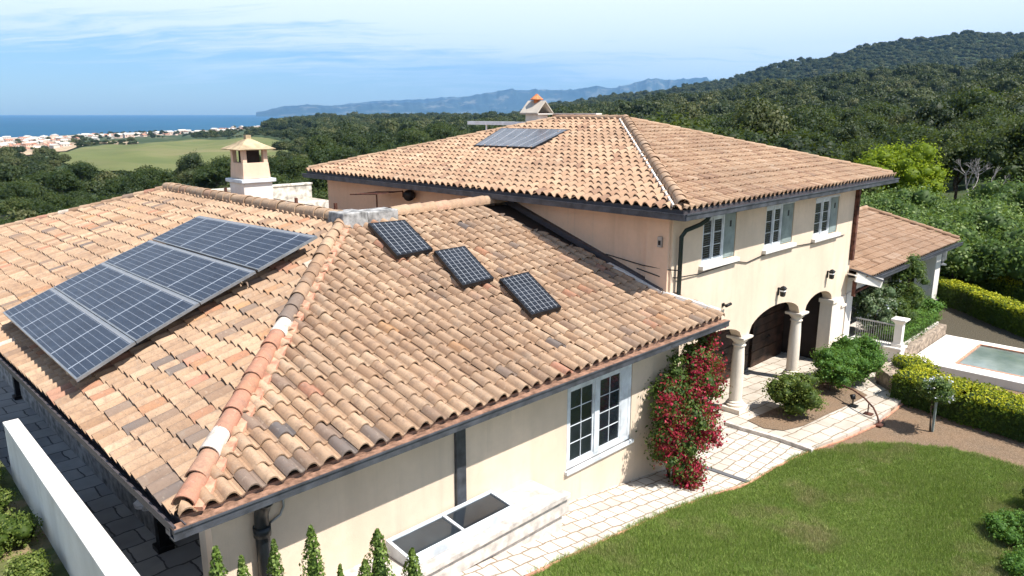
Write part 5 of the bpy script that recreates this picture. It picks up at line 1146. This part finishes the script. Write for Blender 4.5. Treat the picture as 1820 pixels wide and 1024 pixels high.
fo = points_obj('forest', P, S, g.uniform(0, 6.28, len(P)), g.integers(0, 5, len(P))); tag(fo, 'dense dark green woodland covering valley and hills', 'forest', None, 'stuff'); gn_scatter(fo, farsrc)
print('TREES', len(near), len(rest))
# individual garden-side trees on the right
def at(px, d): x, y = pos(px, d); return x, y, terr(px, d)
def big(px, d, h, r, mat, label, seed, nb=60, size=.22, per=110, z=None, rz=None, jit=.6, rb=.3, name='broadleaf_tree', group=None, core=.84):
    x, y, z0 = at(px, d); z0 = z0 if z is None else z
    return tree(name, (x, y, z0 - .2), h, r, rz or h * .42, nb, r * rb, per, size, mat, label, 'tree', group, seed, .18, -.35, core=core, jit=jit, lift=h * .55)
big(1612, 62, 8.6, 4.0, 'leaf_lime', 'bright lime green feathery tree above the right end of the main roof', 101, 90, .2, 150, -1.2, 4.0, .9, .24, 'feathery_tree')
RT = [(1545, 40.5, 4.0, 2.2), (1595, 46, 4.8, 2.6), (1655, 50, 4.6, 2.9), (1700, 46, 4.4, 2.8), (1738, 43, 4.2, 2.8), (1790, 46, 5.0, 3.0), (1850, 41, 4.6, 2.6), (1760, 52, 5.2, 3.0), (1822, 55, 6.2, 3.4), (1640, 57, 5.4, 3.0), (1590, 56, 5.2, 2.8)]
rl_ = ['pale flecked tree right behind the tall house corner', 'leafy bright tree above the porch roof ridge', 'leafy bright tree behind the middle of the porch roof', 'leafy bright tree behind the outer porch roof corner', 'low bright tree overhanging the far hedge', 'broad bright tree near the right picture edge', 'bright tree cut by the right picture edge above the far hedge', 'bright tree in the second row, right of the porch roof', 'tall bright tree in the second row at the right picture edge', 'bright tree in the second row above the porch roof', 'bright tree in the second row left of the others']
for i, ((px, d, h, r), l) in enumerate(zip(RT, rl_)): big(px, d * .92, h * .88, r, 'leaf_bright', l, 110 + i, 52, .19, 120, 0, jit=.8, group='pale green trees behind the porch', core=.8)
DK = [(1500, 60, 6.5, 3.2), (1720, 78, 9, 4.5), (1780, 84, 10, 5), (1850, 66, 10, 4.6), (1560, 84, 8, 4.2), (1660, 92, 8, 4.5), (1815, 74, 9, 4)]
dl = ['dark oak behind the right end of the main roof', 'dark oak right of the lime green tree', 'tall dark oak beyond the pale trees near the right edge', 'huge dark oak at the right picture edge', 'dark oak behind the lime green tree on its left', 'dark oak behind the lime green tree on its right', 'dark oak between the bare tree and the right edge']
for i, ((px, d, h, r), l) in enumerate(zip(DK, dl)): big(px, d, h, r, 'leaf_oak', l, 130 + i, 60, .28, 190, group='dark oaks above the garden', core=.68, rb=.27)
x, y, z = at(1742, 62); root = empty('bare_tree', (x, y, z), 'bare grey tree with fine twigs in the dark wood near the right edge', 'tree'); m = MB(); g = np.random.default_rng(3)
def branch(p, d, L, r, k):
    q = p + d * L; m.tube([p, (p + q) / 2 + Vector(g.normal(0, L * .06, 3)), q], [r, r * .8, r * .6], 5, False)
    if k:
        for _ in range(3 if k > 1 else 4): branch(q, (d + Vector(g.normal(0, .45, 3)) + Vector((0, 0, .1))).normalized(), L * .72, r * .58, k - 1)
branch(Vector((x, y, z)), Vector((0, 0, 1)), 2.2, .14, 4); m.build('branches', 'grey_bark', root)
# ------------------------------------------------------------------ town and hamlets
simple('town_white', (.56, .52, .46), .9, var=.1, scale=.5); simple('town_pink', (.62, .45, .36), .9, var=.1, scale=.5); simple('town_roof', (.42, .2, .13), .9, var=.2, scale=.5); simple('roof_brown', (.22, .11, .08), .9)
def cottage(w_, l_, h, wm_, rm, name='town_house'):
    m = MB(); m.mat(wm_).box(-w_ / 2, w_ / 2, -l_ / 2, l_ / 2, -2, h)
    m.mat(rm).add([(-w_ / 2 - .4, -l_ / 2 - .4, h), (w_ / 2 + .4, -l_ / 2 - .4, h), (w_ / 2 + .4, l_ / 2 + .4, h), (-w_ / 2 - .4, l_ / 2 + .4, h), (0, -l_ / 2 - .4, h + w_ * .28), (0, l_ / 2 + .4, h + w_ * .28)], [(0, 4, 5, 3), (1, 2, 5, 4), (0, 1, 4), (2, 3, 5), (0, 3, 2, 1)])
    m.mat('glass_dark')
    for k in range(3):
        yy = -l_ / 2 + l_ * (k + .5) / 3
        for sx_ in (-1, 1): m.box(sx_ * w_ / 2 - .04, sx_ * w_ / 2 + .04, yy - .5, yy + .5, h * .45, h * .8)
    return m
kinds = [cottage(8, 11, 5, 'town_white', 'town_roof'), cottage(9, 13, 6, 'town_white', 'town_white'), cottage(8, 10, 4.5, 'town_pink', 'town_roof'), cottage(10, 16, 7, 'town_pink', 'town_white')]
kl = ['white house with a red roof', 'all white block house', 'pink house with a red roof', 'long pink house with a pale roof']
prot = []
for k, c in enumerate(kinds): 
    me = bpy.data.meshes.new('town_house'); me.from_pydata(c.v, [], c.f); [me.materials.append(M[q]) for q in c.ms]; me.polygons.foreach_set('material_index', c.mi); prot.append(me)
g = np.random.default_rng(31); nt = 0
for _ in range(1400):
    if nt >= 290: break
    u_ = g.random()
    if u_ < .5: px, d = g.uniform(-30, 120) , g.uniform(30.5, 47) ** 2; 
    else: px = g.uniform(0, 480); d = np.interp(px, [0, 220, 330, 470], [1950, 2150, 2450, 2700]) + g.normal(0, 170)
    if infield(px, d): continue
    z = terr(px, d)
    if z < -69.0: continue
    k = int(g.integers(0, 4)); x, y = pos(px, d); o = bpy.data.objects.new('town_house', prot[k]); col.objects.link(o); o.location = (x, y, z); o.rotation_euler.z = g.uniform(0, 3.14); s = g.uniform(.55, 1.0) * (1.5 if u_ > .5 else 1); o.scale = (s, s, s * .9)
    wh = 'in the town at the left' if u_ < .5 else 'along the distant beach'
    tag(o, kl[k] + ' ' + wh, 'house', kl[k].replace('house', 'houses').replace(' a ', ' ') + ' ' + wh); nt += 1
def farm(px, d, z, w_, l_, h, wm_, rm, rot, label, nm='farmhouse'):
    c = cottage(w_, l_, h, wm_, rm); x, y = pos(px, d); me = bpy.data.meshes.new(nm); me.from_pydata(c.v, [], c.f); [me.materials.append(M[q]) for q in c.ms]; me.polygons.foreach_set('material_index', c.mi)
    o = bpy.data.objects.new(nm, me); col.objects.link(o); o.location = (x, y, z); o.rotation_euler.z = rot; tag(o, label, 'house')
farm(599, 640, terr(599, 640) + 2, 8, 8, 5, 'town_white', 'town_white', .3, 'small white house at the end of the dirt road in the valley wood')
farm(609, 655, terr(609, 655) + 2, 9, 9, 5.5, 'roof_brown', 'roof_brown', .9, 'brown roofed house attached beside the small white one')
for i, (px, d, l) in enumerate(((653, 1700, 'left white villa on the wooded crest'), (664, 1720, 'second white villa on the wooded crest'), (690, 1750, 'right white villa with red roof on the wooded crest'), (630, 1900, 'pale villa leftmost on the wooded crest'))):
    farm(px, d, terr(px, d) + 8, 12, 17, 8, 'town_white', 'town_roof' if i in (2, 0) else 'town_white', i, l)
# ------------------------------------------------------------------ air
hz = MB(); hz.box(-27000, 27000, -27000, 27000, -95, 2400); ho = hz.build('haze', 'white_paint'); ho.data.materials.clear()
hm = bpy.data.materials.new('haze'); hm.use_nodes = True; hm.node_tree.nodes.clear(); vo = hm.node_tree.nodes.new('ShaderNodeVolumePrincipled'); vo.inputs['Color'].default_value = (.27, .55, 1, 1); vo.inputs['Density'].default_value = 3.6e-5; vo.inputs['Anisotropy'].default_value = 0
ou = hm.node_tree.nodes.new('ShaderNodeOutputMaterial'); hm.node_tree.links.new(vo.outputs[0], ou.inputs['Volume']); ho.data.materials.append(hm); tag(ho, kind='stuff')
